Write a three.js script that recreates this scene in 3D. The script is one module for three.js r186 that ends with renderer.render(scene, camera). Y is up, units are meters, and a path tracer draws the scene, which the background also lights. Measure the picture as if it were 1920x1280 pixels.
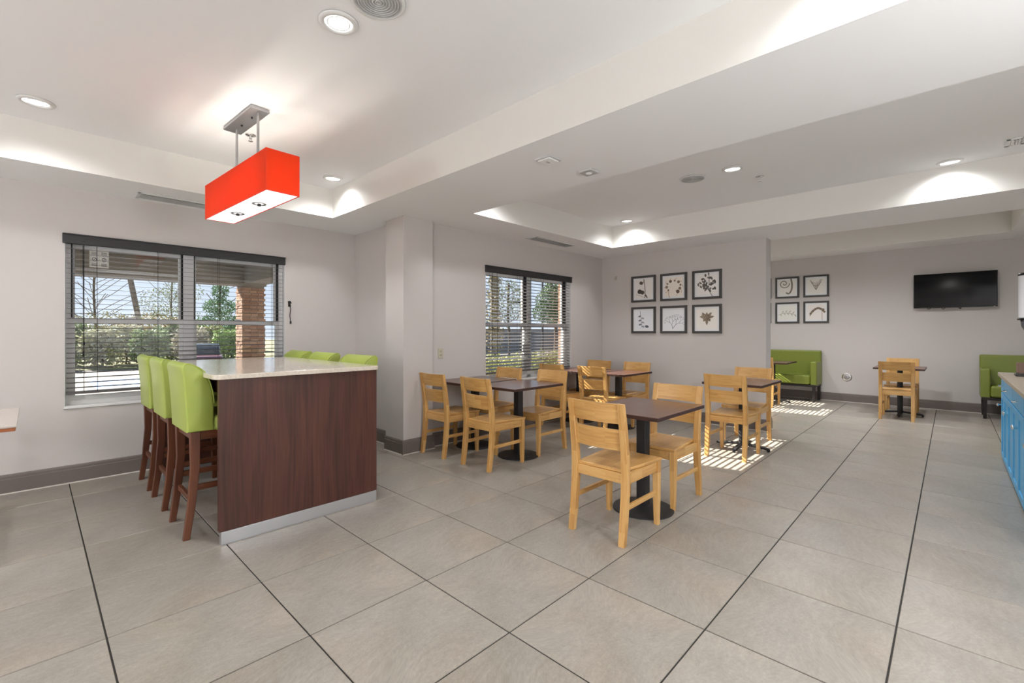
import * as THREE from 'three';
import { RoundedBoxGeometry } from 'three/addons/geometries/RoundedBoxGeometry.js';
import { mergeGeometries, toCreasedNormals } from 'three/addons/utils/BufferGeometryUtils.js';
import { ImprovedNoise } from 'three/addons/math/ImprovedNoise.js';
import { RectAreaLightUniformsLib } from 'three/addons/lights/RectAreaLightUniformsLib.js';

// ---------------------------------------------------------------- camera, sky, sun, exposure
const scene = new THREE.Scene();
const renderer = new THREE.WebGLRenderer({ antialias: true });
renderer.toneMapping = THREE.LinearToneMapping;
renderer.toneMappingExposure = 1.06;
renderer.shadowMap.enabled = true;
RectAreaLightUniformsLib.init();

const FOCAL = 860.146, YAW = 0.8078;
const camera = new THREE.PerspectiveCamera(2 * Math.atan(640 / FOCAL) * 180 / Math.PI, 1920 / 1280, 0.05, 400);
camera.position.set(-0.2213, 1.3104, 3.8344);
camera.lookAt(-0.2213 + Math.sin(YAW), 1.3104, 3.8344 - Math.cos(YAW));
camera.setViewOffset(1920, 1280, 0, 17.4, 1920, 1280);
camera.updateMatrixWorld(true);

{ // clear winter sky: pale at the horizon, blue overhead
  const W = 256, H = 128, d = new Float32Array(W * H * 4);
  for (let j = 0; j < H; j++) {
    const el = Math.max(0, ((j + 0.5) / H - 0.5) * Math.PI), t = Math.pow(Math.sin(el), 0.6);
    for (let i = 0; i < W; i++) {
      const k = (j * W + i) * 4;
      d[k] = 0.80 - 0.46 * t; d[k + 1] = 0.90 - 0.36 * t; d[k + 2] = 1.02 - 0.18 * t; d[k + 3] = 1;
    }
  }
  const sky = new THREE.DataTexture(d, W, H, THREE.RGBAFormat, THREE.FloatType);
  sky.mapping = THREE.EquirectangularReflectionMapping; sky.magFilter = THREE.LinearFilter; sky.needsUpdate = true;
  scene.background = sky; scene.backgroundIntensity = 1.0;
}
const sun = new THREE.DirectionalLight(new THREE.Color().setRGB(1.0, 0.95, 0.86), 26);
sun.position.set(4 - 0.185 * 20, 0.684 * 20, -20); sun.target.position.set(4, 0, 0);
sun.shadow.radius = 0.3; sun.castShadow = true; sun.shadow.mapSize.set(4096, 4096);
Object.assign(sun.shadow.camera, { left: -18, right: 18, top: 18, bottom: -18, near: 1, far: 60 });
scene.add(sun, sun.target);
const LAMP = 4.6;                     // brightness of one recessed downlight
const ADDED_FILL = 7.9;                       // brightness of one added globe fill lamp
const LAMP_COLOR = new THREE.Color().setRGB(0.975, 0.985, 1.0);

// ---------------------------------------------------------------- helpers
let seed = 7;
const rnd = () => { seed = (seed * 1664525 + 1013904223) >>> 0; return seed / 4294967296; };
const rr = (a, b) => a + (b - a) * rnd();
const noise3 = new ImprovedNoise();
const V = (x, y, z) => new THREE.Vector3(x, y, z);
const taken = new Map();
function numbered(n) { const k = taken.get(n) ?? 0; taken.set(n, k + 1); return k ? n + '_' + String(k).padStart(3, '0') : n; }
function shadows(o) { o.castShadow = o.receiveShadow = true; return o; }
function box(w, h, d, x = 0, y = 0, z = 0) { return new THREE.BoxGeometry(w, h, d).translate(x, y, z); }
function bx(x0, x1, y0, y1, z0, z1) { return box(x1 - x0, y1 - y0, z1 - z0, (x0 + x1) / 2, (y0 + y1) / 2, (z0 + z1) / 2); }
function rbx(x0, x1, y0, y1, z0, z1, r = 0.004, s = 2) {
  return new RoundedBoxGeometry(x1 - x0, y1 - y0, z1 - z0, s, Math.min(r, (x1 - x0) / 2.01, (y1 - y0) / 2.01, (z1 - z0) / 2.01)).translate((x0 + x1) / 2, (y0 + y1) / 2, (z0 + z1) / 2);
}
function cyl(r0, r1, h, x, y, z, n = 24) { return new THREE.CylinderGeometry(r0, r1, h, n).translate(x, y, z); }
function bar(a, b, r, n = 8) { // round bar between two points
  const A = V(...a), B = V(...b), d = B.clone().sub(A), g = new THREE.CylinderGeometry(r, r, d.length(), n);
  g.applyQuaternion(new THREE.Quaternion().setFromUnitVectors(V(0, 1, 0), d.clone().normalize()));
  return g.translate((A.x + B.x) / 2, (A.y + B.y) / 2, (A.z + B.z) / 2);
}
function tube(pts, r, n = 24, k = 8) { return new THREE.TubeGeometry(new THREE.CatmullRomCurve3(pts.map((p) => V(...p))), n, r, k); }
function lathe(pts, n = 32) { return new THREE.LatheGeometry(pts.map((p) => new THREE.Vector2(p[0], p[1])), n); }
function merge(list) {
  if (!Array.isArray(list)) return list;
  if (list.length === 1) return list[0];
  return mergeGeometries(list.map((g) => {
    const q = g.index ? g.toNonIndexed() : g;
    for (const k of Object.keys(q.attributes)) if (!['position', 'normal', 'uv'].includes(k)) q.deleteAttribute(k);
    q.clearGroups?.(); q.groups = [];
    return q;
  }));
}
// lofted bar through rectangular sections with chamfered corners: [x, y, z, halfX, halfZ]
function loft(secs, ch = 0.006) {
  const ring = ([x, y, z, a, b]) => [[a, -b + ch], [a, b - ch], [a - ch, b], [-a + ch, b], [-a, b - ch], [-a, -b + ch], [-a + ch, -b], [a - ch, -b]].map(([p, q]) => V(x + p, y, z + q));
  const R = secs.map(ring), pos = [];
  const tri = (a, b, c) => pos.push(a.x, a.y, a.z, b.x, b.y, b.z, c.x, c.y, c.z);
  for (let k = 0; k + 1 < R.length; k++) for (let i = 0; i < 8; i++) {
    const j = (i + 1) % 8; tri(R[k][i], R[k + 1][i], R[k][j]); tri(R[k][j], R[k + 1][i], R[k + 1][j]);
  }
  const end = (r, up) => { for (let i = 1; i < 7; i++) up ? tri(r[0], r[i + 1], r[i]) : tri(r[0], r[i], r[i + 1]); };
  end(R[0], false); end(R[R.length - 1], true);
  const g = new THREE.BufferGeometry(); g.setAttribute('position', new THREE.Float32BufferAttribute(pos, 3));
  g.computeVertexNormals(); g.setAttribute('uv', new THREE.Float32BufferAttribute(new Float32Array(pos.length / 3 * 2), 2));
  return toCreasedNormals(g, 0.5);
}
// uv in metres, the u axis along the grain (0 x, 1 y, 2 z)
function grain(g, axis, ou = 0, ov = 0) {
  if (g.index) g = g.toNonIndexed();
  const p = g.attributes.position, n = g.attributes.normal, uv = new Float32Array(p.count * 2);
  for (let i = 0; i < p.count; i++) {
    const c = [p.getX(i), p.getY(i), p.getZ(i)], m = [Math.abs(n.getX(i)), Math.abs(n.getY(i)), Math.abs(n.getZ(i))];
    const o = [0, 1, 2].filter((a) => a !== axis);
    uv[2 * i] = c[axis] + ou; uv[2 * i + 1] = (m[o[0]] > m[o[1]] ? c[o[1]] : c[o[0]]) + ov;
  }
  g.setAttribute('uv', new THREE.BufferAttribute(uv, 2));
  return g;
}
function mesh(name, geo, mat, parent = scene) {
  const m = shadows(new THREE.Mesh(merge(geo), mat));
  m.name = parent === scene ? numbered(name) : name;
  parent.add(m); return m;
}
function thing(name, label, category, [x, y, z] = [0, 0, 0], turn = 0, group) {
  const o = new THREE.Group(); o.name = numbered(name); scene.add(o);
  o.position.set(x, y, z); o.rotation.y = turn; o.userData = { label, category };
  if (group) o.userData.group = group;
  return o;
}
function tag(o, label, category, group) { o.userData.label = label; o.userData.category = category; if (group) o.userData.group = group; return o; }
function struct(name, geo, mat, label) { const m = mesh(name, geo, mat); m.name = name; m.userData = { kind: 'structure', label, category: name.split('_')[0] }; return m; }
function copy(root, [x, y, z], turn, label, group) {
  const r = root.clone(); r.name = numbered(root.name.replace(/_\d+$/, '')); scene.add(r);
  r.position.set(x, y, z); r.rotation.y = turn; r.userData = { ...root.userData, label, group: group ?? root.userData.group };
  return r;
}

// ---------------------------------------------------------------- materials
function dataTex(W, H, f, srgb = true) {
  const d = new Uint8Array(W * H * 4);
  for (let j = 0; j < H; j++) for (let i = 0; i < W; i++) {
    const c = f(i / W, j / H), k = (j * W + i) * 4;
    for (let q = 0; q < 3; q++) d[k + q] = Math.max(0, Math.min(255, Math.round(Array.isArray(c) ? c[q] : c)));
    d[k + 3] = 255;
  }
  const t = new THREE.DataTexture(d, W, H); t.wrapS = t.wrapT = THREE.RepeatWrapping; t.magFilter = THREE.LinearFilter; t.minFilter = THREE.LinearMipmapLinearFilter; t.generateMipmaps = true;
  if (srgb) t.colorSpace = THREE.SRGBColorSpace; t.needsUpdate = true; return t;
}
// noise that repeats over the unit square
function tnoise(u, v, fu, fv, s = 0) {
  const a = u * 2 * Math.PI, b = v * 2 * Math.PI, ru = fu / (2 * Math.PI), rv = fv / (2 * Math.PI);
  return noise3.noise(Math.cos(a) * ru + s * 7.3 + Math.cos(b) * rv, Math.sin(a) * ru + 3.1 * s, Math.sin(b) * rv + 11.7 + s);
}
const mix3 = (a, b, t) => a.map((x, i) => x + (b[i] - x) * t);
function woodTex(base, dark, light, staves, seedN) {
  return dataTex(512, 512, (u, v) => {
    let off = 0, tone = 0;
    if (staves) { const s = Math.floor(v * staves), cut = Math.floor(u * 3 + (s * 0.37) % 1) % 3; off = s * 1.7 + cut * 5.1; tone = Math.sin(s * 12.9898 + cut * 78.233) * 0.3; }
    const g1 = tnoise(u, v, 3, 46, seedN + off), g2 = tnoise(u, v, 9, 150, seedN + 3 + off), g3 = tnoise(u, v, 2, 9, seedN + 9 + off);
    const t = g1 * 0.55 + g2 * 0.35 + g3 * 0.6 + tone * 0.7;
    return t > 0 ? mix3(base, light, Math.min(1, t)) : mix3(base, dark, Math.min(1, -t));
  });
}
const std = (o) => new THREE.MeshStandardMaterial(o);
const phys = (o) => new THREE.MeshPhysicalMaterial(o);
const lin = (r, g, b) => new THREE.Color().setRGB(r, g, b);

const oakT = woodTex([204, 157, 92], [174, 125, 67], [220, 178, 116], 6, 1);
const oakMats = [0, 1, 2].map((k) => { const t = oakT.clone(); t.offset.set(k * 0.31, k * 0.27); t.repeat.set(1.6, 1.6); t.needsUpdate = true; return phys({ map: t, roughness: 0.36, clearcoat: 0.25, clearcoatRoughness: 0.25 }); });
const mahT = woodTex([96, 62, 50], [70, 42, 34], [118, 80, 66], 0, 4);
const tableMat = phys({ map: mahT, roughness: 0.30, clearcoat: 0.35, clearcoatRoughness: 0.2 });
const tableEdgeMat = std({ color: 0x3b2520, roughness: 0.5 });
const walT = woodTex([78, 45, 36], [50, 27, 22], [102, 62, 47], 0, 8); walT.repeat.set(0.9, 1.4);
const walnutMat = std({ map: walT, roughness: 0.45 });
const legT = woodTex([100, 55, 33], [72, 36, 21], [120, 71, 44], 0, 12);
const stoolLegMat = std({ map: legT, roughness: 0.45 });
const orangeWoodMat = std({ map: woodTex([168, 98, 58], [140, 76, 44], [186, 118, 74], 0, 14), roughness: 0.4 });

const grainBump = dataTex(256, 256, (u, v) => 128 + 60 * tnoise(u, v, 60, 60, 2) + 50 * tnoise(u, v, 120, 120, 5), false);
function greenVinyl(c, k) { const t = grainBump.clone(); t.repeat.set(6, 6); t.needsUpdate = true; return phys({ color: c, roughness: 0.42, bumpMap: t, bumpScale: 0.0006, clearcoat: 0.12, clearcoatRoughness: 0.4 }); }
const stoolGreen = greenVinyl(0xa4b452), benchGreen = greenVinyl(0x76822f);
const pipingMat = std({ color: 0x2c3a12, roughness: 0.6 });
const wallBump = dataTex(256, 256, (u, v) => 128 + 50 * tnoise(u, v, 40, 40, 1) + 60 * tnoise(u, v, 110, 110, 7), false); wallBump.repeat.set(2, 2);
const wallMat = std({ color: lin(0.60, 0.565, 0.545), roughness: 0.9, bumpMap: wallBump, bumpScale: 0.0008 });
const ceilMat = std({ color: lin(0.90, 0.905, 0.91), roughness: 0.95 });
const creamMat = std({ color: lin(0.78, 0.765, 0.725), roughness: 0.9 });
const baseMat = std({ color: lin(0.17, 0.142, 0.128), roughness: 0.55 });
const caulkMat = std({ color: lin(0.55, 0.52, 0.47), roughness: 0.8 });
const whiteFrame = std({ color: lin(0.78, 0.78, 0.78), roughness: 0.45 });
const trackMat = std({ color: 0x1c1c1e, roughness: 0.7 });
const slatMat = std({ color: lin(0.11, 0.105, 0.105), roughness: 0.3 });
const valanceMat = std({ color: lin(0.02, 0.02, 0.022), roughness: 0.5 });
const cordMat = std({ color: 0x141414, roughness: 0.7 });
const paneMat = phys({ color: 0xffffff, transmission: 1, thickness: 0, roughness: 0, ior: 1.5 });
const blackIron = std({ color: lin(0.016, 0.016, 0.018), roughness: 0.5 });
const chrome = std({ color: lin(0.8, 0.8, 0.8), roughness: 0.18, metalness: 1 });
const brushed = std({ color: lin(0.42, 0.42, 0.43), roughness: 0.38, metalness: 1 });
const alum = std({ color: lin(0.66, 0.68, 0.71), roughness: 0.35, metalness: 0.85 });
const whitePlastic = std({ color: lin(0.78, 0.78, 0.77), roughness: 0.5 });
const greyPlastic = std({ color: lin(0.55, 0.55, 0.55), roughness: 0.6 });
const blackPlastic = std({ color: 0x101012, roughness: 0.4 });
const quartzT = dataTex(256, 256, (u, v) => { const n = tnoise(u, v, 50, 50, 3) * 12 + tnoise(u, v, 110, 110, 6) * 14; return [218 + n, 208 + n, 194 + n]; }); quartzT.repeat.set(2, 2);
const quartzMat = phys({ map: quartzT, roughness: 0.16, clearcoat: 0.3, clearcoatRoughness: 0.05 });
const laminateT = dataTex(256, 256, (u, v) => { const n = tnoise(u, v, 40, 40, 8) * 16 + tnoise(u, v, 100, 100, 9) * 14; return [176 + n, 164 + n, 146 + n]; });
const laminateMat = std({ map: laminateT, roughness: 0.35 });
const blueMat = std({ color: 0x56b3e6, roughness: 0.35 });
const frameMat = std({ color: lin(0.055, 0.053, 0.052), roughness: 0.5 });

// ---------------------------------------------------------------- the room
const ZA = -1.706, ZW = -0.461, XK = 6.486, XT = 10.39, S = 2.56, S2 = 2.779, HT = 2.87, XB = -4.0, ZR = 5.5, WT = 0.2;
const T = 0.61;

// floor: dark grout bed with every tile laid on it
const floor = struct('floor', bx(XB - 0.2, XT + 0.2, -0.12, -0.004, ZA - 0.2, ZR + 0.2), std({ color: lin(0.03, 0.027, 0.024), roughness: 0.9 }), 'large greige porcelain tile floor with dark joints');
{
  const tt = dataTex(512, 512, (u, v) => {
    const n = tnoise(u, v, 5, 5, 1) * 8 + tnoise(u, v, 14, 40, 2) * 6 + tnoise(u, v, 60, 90, 4) * 7 + tnoise(u, v, 170, 170, 5) * 8, w = tnoise(u, v, 3, 3, 9) * 3;
    return [153 + n + w, 146 + n, 136 + n - w];
  });
  const mats = [];
  for (let k = 0; k < 8; k++) {
    const t = tt.clone(); t.offset.set((k * 0.37) % 1, (k * 0.61) % 1); t.repeat.set(0.6, 0.6); t.needsUpdate = true;
    const s = 0.95 + 0.1 * ((k * 5) % 8) / 8;
    mats.push(phys({ map: t, color: lin(s, s, s), roughness: 0.33, specularIntensity: 0.8 }));
  }
  const J = 0.0034, geo = (x0, x1, z0, z1) => {                // tile with a small chamfer round its top
    const c = 0.002, P = [[x0, -0.004, z0], [x1, -0.004, z0], [x1, -0.004, z1], [x0, -0.004, z1], [x0, -c, z0], [x1, -c, z0], [x1, -c, z1], [x0, -c, z1], [x0 + c, 0, z0 + c], [x1 - c, 0, z0 + c], [x1 - c, 0, z1 - c], [x0 + c, 0, z1 - c]];
    const F = [[8, 11, 10], [8, 10, 9]];
    for (const o of [0, 4]) for (let i = 0; i < 4; i++) { const j = (i + 1) % 4; F.push([o + i, o + 4 + i, o + j], [o + j, o + 4 + i, o + 4 + j]); }
    const pos = [], uv = [];
    for (const f of F) for (const v of f) { pos.push(...P[v]); uv.push(P[v][0] / T, P[v][2] / T); }
    const g = new THREE.BufferGeometry(); g.setAttribute('position', new THREE.Float32BufferAttribute(pos, 3)); g.setAttribute('uv', new THREE.Float32BufferAttribute(uv, 2)); g.computeVertexNormals();
    return g;
  };
  const full = geo(J, T - J, J, T - J), rest = [], q = V(0, 0, 0);
  const seen = (x, z) => { for (const [a, b] of [[0, 0], [T, 0], [0, T], [T, T], [T / 2, T / 2]]) { q.set(x + a, 0, z + b); const w = q.clone().applyMatrix4(camera.matrixWorldInverse); if (w.z > -0.2) continue; q.project(camera); if (Math.abs(q.x) < 1.0 && Math.abs(q.y) < 1.0) return true; } return false; };
  for (let i = Math.floor(ZA / T); i * T < ZR; i++) for (let j = Math.floor(XB / T); j * T < XT; j++) {
    const x0 = j * T, z0 = i * T, X0 = Math.max(x0, XB), X1 = Math.min(x0 + T, XT), Z0 = Math.max(z0, ZA), Z1 = Math.min(z0 + T, ZR);
    const whole = X0 === x0 && Z0 === z0 && X1 === x0 + T && Z1 === z0 + T, k = ((i * 7 + j * 13 + i * j * 3) % 8 + 8) % 8;
    if (X1 - X0 < 0.02 || Z1 - Z0 < 0.02) continue;
    if (seen(x0, z0)) {
      const m = mesh('tile', whole ? full : geo(X0 - x0 + (X0 === x0 ? J : 0), X1 - x0 - (X1 === x0 + T ? J : 0), Z0 - z0 + (Z0 === z0 ? J : 0), Z1 - z0 - (Z1 === z0 + T ? J : 0)), mats[k], floor);
      m.position.set(x0, 0, z0);
    } else rest.push(geo(X0 + J, X1 - J, Z0 + J, Z1 - J));
  }
  const r = mesh('tile_field', merge(rest), mats[0], floor); r.userData.kind = 'stuff';
}

// walls (boxes with real openings)
const WIN = [[-0.03, 1.79], [3.78, 5.61], [7.72, 9.55]], WY0 = 0.655, WY1 = 2.15, TOP = 3.35;
struct('wall_left', [bx(XB - WT, WIN[0][0], 0, TOP, ZA - WT, ZA), bx(WIN[0][1], 2.655 + WT, 0, TOP, ZA - WT, ZA), bx(WIN[0][0], WIN[0][1], 0, WY0, ZA - WT, ZA), bx(WIN[0][0], WIN[0][1], WY1, TOP, ZA - WT, ZA)], wallMat, 'warm grey wall holding the window by the bar counter');
struct('wall_return', [bx(2.655, 2.655 + WT, 0, TOP, ZA, ZW - WT), bx(2.655, 2.72, 0, TOP, ZW - WT, -0.6)], wallMat, 'short warm grey return wall beside the pillar');
struct('wall_pillar', rbx(2.52, 2.905, 0, S + 0.05, -0.75, -0.394, 0.004, 1), wallMat, 'square warm grey pillar between the two windows');
{
  const g = [bx(2.7, WIN[1][0], 0, TOP, ZW - WT, ZW), bx(WIN[1][1], WIN[2][0], 0, TOP, ZW - WT, ZW), bx(WIN[2][1], XT + WT, 0, TOP, ZW - WT, ZW)];
  for (const k of [1, 2]) g.push(bx(WIN[k][0], WIN[k][1], 0, WY0, ZW - WT, ZW), bx(WIN[k][0], WIN[k][1], WY1, TOP, ZW - WT, ZW));
  struct('wall_window', g, wallMat, 'warm grey wall holding the window behind the dining tables');
}
struct('wall_divider', rbx(XK, 6.70, 0, 2.60, ZW, 2.072, 0.006, 1), wallMat, 'grey dividing wall with six framed prints');
struct('wall_far', bx(XT, XT + WT, 0, TOP, ZW - WT, ZR + WT), wallMat, 'pinkish grey far wall with the television');
struct('wall_right', bx(XB - WT, XT + WT, 0, TOP, ZR, ZR + WT), wallMat, 'warm grey wall behind the blue cabinets');
struct('wall_back', bx(XB - WT, XB, 0, TOP, ZA - WT, ZR + WT), wallMat, 'warm grey wall at the near end of the room');

// ceiling: soffits with trays let into them; faces of the trays are cream, undersides white
function soffit(x0, x1, z0, z1, y0, y1 = 3.3) {
  const g = box(x1 - x0, y1 - y0, z1 - z0, (x0 + x1) / 2, (y0 + y1) / 2, (z0 + z1) / 2);
  g.clearGroups(); g.addGroup(0, 12, 0); g.addGroup(12, 12, 1); g.addGroup(24, 12, 0);
  return g;
}
const ceiling = new THREE.Group(); ceiling.name = 'ceiling'; ceiling.userData = { kind: 'structure', label: 'white tray ceiling with cream tray faces', category: 'ceiling' }; scene.add(ceiling);
const T1 = [-2.7, 2.055, -1.06, 4.4], T2 = [2.99, 5.73, 0.2, 4.7], T3 = [6.74, 9.7, 0.4, 4.48];
const XS = 6.72;
for (const a of [
  [XB, T1[0], ZA, ZR, S], [T1[0], T1[1], ZA, T1[2], S], [T1[0], T1[1], T1[3], ZR, S], [T1[1], T2[0], ZA, ZR, S],
  [T2[0], T2[1], ZW - 0.1, T2[2], S], [T2[0], T2[1], T2[3], ZR, S], [T2[1], XS, ZW - 0.1, ZR, S],
  [XS, T3[1], ZW - 0.1, T3[2], S2], [XS, T3[1], T3[3], ZR, S2], [T3[1], XT, ZW - 0.1, ZR, S2]]) {
  const m = shadows(new THREE.Mesh(soffit(...a), [creamMat, ceilMat])); m.name = 'soffit'; ceiling.add(m);
}
for (const [t, y] of [[T1, HT], [T2, HT], [[XS, T3[1], T3[2], T3[3]], 3.1]]) mesh('tray_ceiling', bx(t[0], t[1], y, 3.3, t[2], t[3]), ceilMat, ceiling);
mesh('roof_slab', bx(XB - WT, XT + WT, 3.301, 3.42, ZA - WT, ZR + WT), ceilMat, ceiling);

// baseboards
function baseboard(name, from, to, out, label) { // runs along x or z, thick towards `out`
  const len = Math.hypot(to[0] - from[0], to[1] - from[1]), sh = new THREE.Shape();
  sh.moveTo(0, 0); sh.lineTo(0.017, 0); sh.lineTo(0.017, 0.118); sh.lineTo(0.013, 0.122); sh.lineTo(0.013, 0.132); sh.quadraticCurveTo(0.012, 0.15, 0.004, 0.155); sh.lineTo(0, 0.155); sh.closePath();
  const build = (s) => {
    const g = new THREE.ExtrudeGeometry(s, { depth: len, bevelEnabled: false });
    const m = new THREE.Matrix4().makeBasis(V(out[0], 0, out[1]), V(0, 1, 0), V((to[0] - from[0]) / len, 0, (to[1] - from[1]) / len));
    if (m.determinant() < 0) { g.translate(0, 0, 0); const p = g.index ? g.toNonIndexed() : g; const a = p.attributes.position.array; for (let i = 0; i < a.length; i += 9) for (let k = 0; k < 3; k++) [a[i + 3 + k], a[i + 6 + k]] = [a[i + 6 + k], a[i + 3 + k]]; p.applyMatrix4(m); p.computeVertexNormals(); return p.translate(from[0], 0, from[1]); }
    return g.applyMatrix4(m).translate(from[0], 0, from[1]);
  };
  const b = struct(name, build(sh), baseMat, label);
  const s2 = new THREE.Shape(); s2.moveTo(0.017, 0); s2.lineTo(0.024, 0); s2.lineTo(0.017, 0.008); s2.closePath();
  mesh('caulk_bead', build(s2), caulkMat, b);
  return b;
}
baseboard('baseboard_left', [XB, ZA], [2.655, ZA], [0, 1], 'taupe baseboard under the window by the bar');
baseboard('baseboard_return', [2.655, ZA], [2.655, -0.75], [-1, 0], 'taupe baseboard on the short return wall');
baseboard('baseboard_pillar_side', [2.52, -0.75], [2.52, -0.394], [-1, 0], 'taupe baseboard on the side of the pillar');
baseboard('baseboard_pillar_front', [2.503, -0.394], [2.922, -0.394], [0, 1], 'taupe baseboard across the front of the pillar');
baseboard('baseboard_window', [2.905, ZW], [XK, ZW], [0, 1], 'taupe baseboard under the dining window');
baseboard('baseboard_divider', [XK, ZW], [XK, 2.072], [-1, 0], 'taupe baseboard along the dividing wall with prints');
baseboard('baseboard_divider_end', [XK - 0.017, 2.072], [6.717, 2.072], [0, 1], 'taupe baseboard across the end of the dividing wall');
baseboard('baseboard_far', [XT, ZW], [XT, ZR], [-1, 0], 'taupe baseboard along the far television wall');
baseboard('baseboard_alcove', [6.7, ZW], [XT, ZW], [0, 1], 'taupe baseboard on the hidden alcove window wall');

// ---------------------------------------------------------------- windows and blinds
function windowUnit(n, x0, x1, zw, label) {
  const g = new THREE.Group(); g.name = 'window_' + n; g.userData = { kind: 'structure', label, category: 'window' }; scene.add(g);
  const zo = zw - WT, zf0 = zw - 0.165, zf1 = zw - 0.075, y0 = WY0, y1 = WY1, xm = (x0 + x1) / 2, ym = 1.412;
  mesh('window_frame', [bx(x0, x0 + 0.045, y0, y1, zf0, zf1), bx(x1 - 0.045, x1, y0, y1, zf0, zf1), bx(x0, x1, y1 - 0.045, y1, zf0, zf1), bx(x0, x1, y0, y0 + 0.05, zf0, zf1), bx(xm - 0.045, xm + 0.045, y0, y1, zf0, zf1)], whiteFrame, g);
  mesh('jamb_liner', [bx(x0, x0 + 0.004, y0, y1, zf1, zw - 0.001), bx(x1 - 0.004, x1, y0, y1, zf1, zw - 0.001), bx(x0, x1, y1 - 0.004, y1, zf1, zw - 0.001), bx(x0, x1, y0, y0 + 0.004, zo, zf0), bx(x0, x0 + 0.004, y0, y1, zo, zf0), bx(x1 - 0.004, x1, y0, y1, zo, zf0)], whiteFrame, g);
  mesh('window_sill', rbx(x0 - 0.005, x1 + 0.005, y0 - 0.012, y0 + 0.012, zf1 - 0.01, zw + 0.012, 0.005), whiteFrame, g);
  for (const [a, b] of [[x0 + 0.045, xm - 0.045], [xm + 0.045, x1 - 0.045]]) {
    const r = 0.028;
    for (const [nm, ya, yb, zz] of [['upper_sash', ym - 0.02, y1 - 0.045, zw - 0.145], ['lower_sash', y0 + 0.05, ym + 0.025, zw - 0.108]]) {
      const s = mesh(nm, [bx(a, a + r, ya, yb, zz - 0.015, zz + 0.015), bx(b - r, b, ya, yb, zz - 0.015, zz + 0.015), bx(a + r, b - r, yb - 0.04, yb, zz - 0.015, zz + 0.015), bx(a + r, b - r, ya, ya + 0.04, zz - 0.015, zz + 0.015)], whiteFrame, g);
      mesh('pane', bx(a + r, b - r, ya + 0.04, yb - 0.04, zz - 0.002, zz + 0.002), paneMat, s);
    }
    mesh('sash_track', [bx(a - 0.001, a + 0.010, ym + 0.03, y1 - 0.045, zw - 0.128, zw - 0.076), bx(b - 0.010, b + 0.001, ym + 0.03, y1 - 0.045, zw - 0.128, zw - 0.076)], trackMat, g);
    mesh('sash_lock', rbx((a + b) / 2 - 0.03, (a + b) / 2 + 0.03, ym + 0.025, ym + 0.04, zw - 0.118, zw - 0.098), whiteFrame, g);
  }
  return g;
}
windowUnit(1, ...WIN[0], ZA, 'white double hung window pair behind the bar counter');
windowUnit(2, ...WIN[1], ZW, 'white double hung window pair behind the dining tables');
windowUnit(3, ...WIN[2], ZW, 'white window pair in the alcove behind the dividing wall');

function blind(x0, x1, zw, tilt, label) { // origin at the window's lower left
  const b = thing('venetian_blind', label, 'blind', [x0, WY0, zw]), w = x1 - x0, h = WY1 - WY0;
  mesh('valance', [rbx(-0.012, w, h - 0.07, h + 0.018, 0.004, 0.022, 0.006), rbx(-0.012, w, h + 0.006, h + 0.018, -0.01, 0.03, 0.004), bx(0.0, w - 0.012, h - 0.055, h - 0.008, -0.06, 0.003)], valanceMat, b);
  const sh = new THREE.BoxGeometry(w - 0.028, 0.0024, 0.047), p = 0.0437, n = 29;
  for (let i = 0; i < n; i++) { const s = mesh('slat', sh, slatMat, b); s.position.set(w / 2, h - 0.105 - i * p, -0.034); s.rotation.x = tilt; }
  mesh('bottom_rail', rbx(0.014, w - 0.014, h - 0.105 - n * p - 0.012, h - 0.105 - n * p + 0.012, -0.059, -0.009, 0.004), slatMat, b);
  const c = [];
  for (const f of [0.07, 0.36, 0.64, 0.93]) for (const z of [-0.059, -0.009]) c.push(bx(w * f - 0.0012, w * f + 0.0012, h - 0.105 - n * p, h - 0.06, z - 0.0008, z + 0.0008));
  mesh('ladder_cord', c, cordMat, b);
  mesh('lift_cord', [bar([0.12, h - 0.07, -0.004], [0.125, 0.58, -0.004], 0.0018), lathe([[0, 0], [0.007, 0.004], [0.006, 0.03], [0.002, 0.045], [0, 0.045]], 10).translate(0.125, 0.54, -0.004), lathe([[0, 0], [0.007, 0.004], [0.006, 0.03], [0.002, 0.045], [0, 0.045]], 10).translate(0.121, 0.44, -0.004), bar([0.118, h - 0.07, -0.004], [0.121, 0.48, -0.004], 0.0014)], cordMat, b);
  mesh('tilt_cord', bar([0.21, h - 0.07, -0.002], [0.215, 0.13, -0.002], 0.0022), cordMat, b);
  return b;
}
blind(...WIN[0], ZA, 0.09, 'black venetian blind lowered over the window behind the bar counter');
blind(...WIN[1], ZW, 0.35, 'black venetian blind with tilted sunlit slats behind the dining tables');
blind(...WIN[2], ZW, 0.35, 'black venetian blind in the alcove hidden by the dividing wall');

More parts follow.
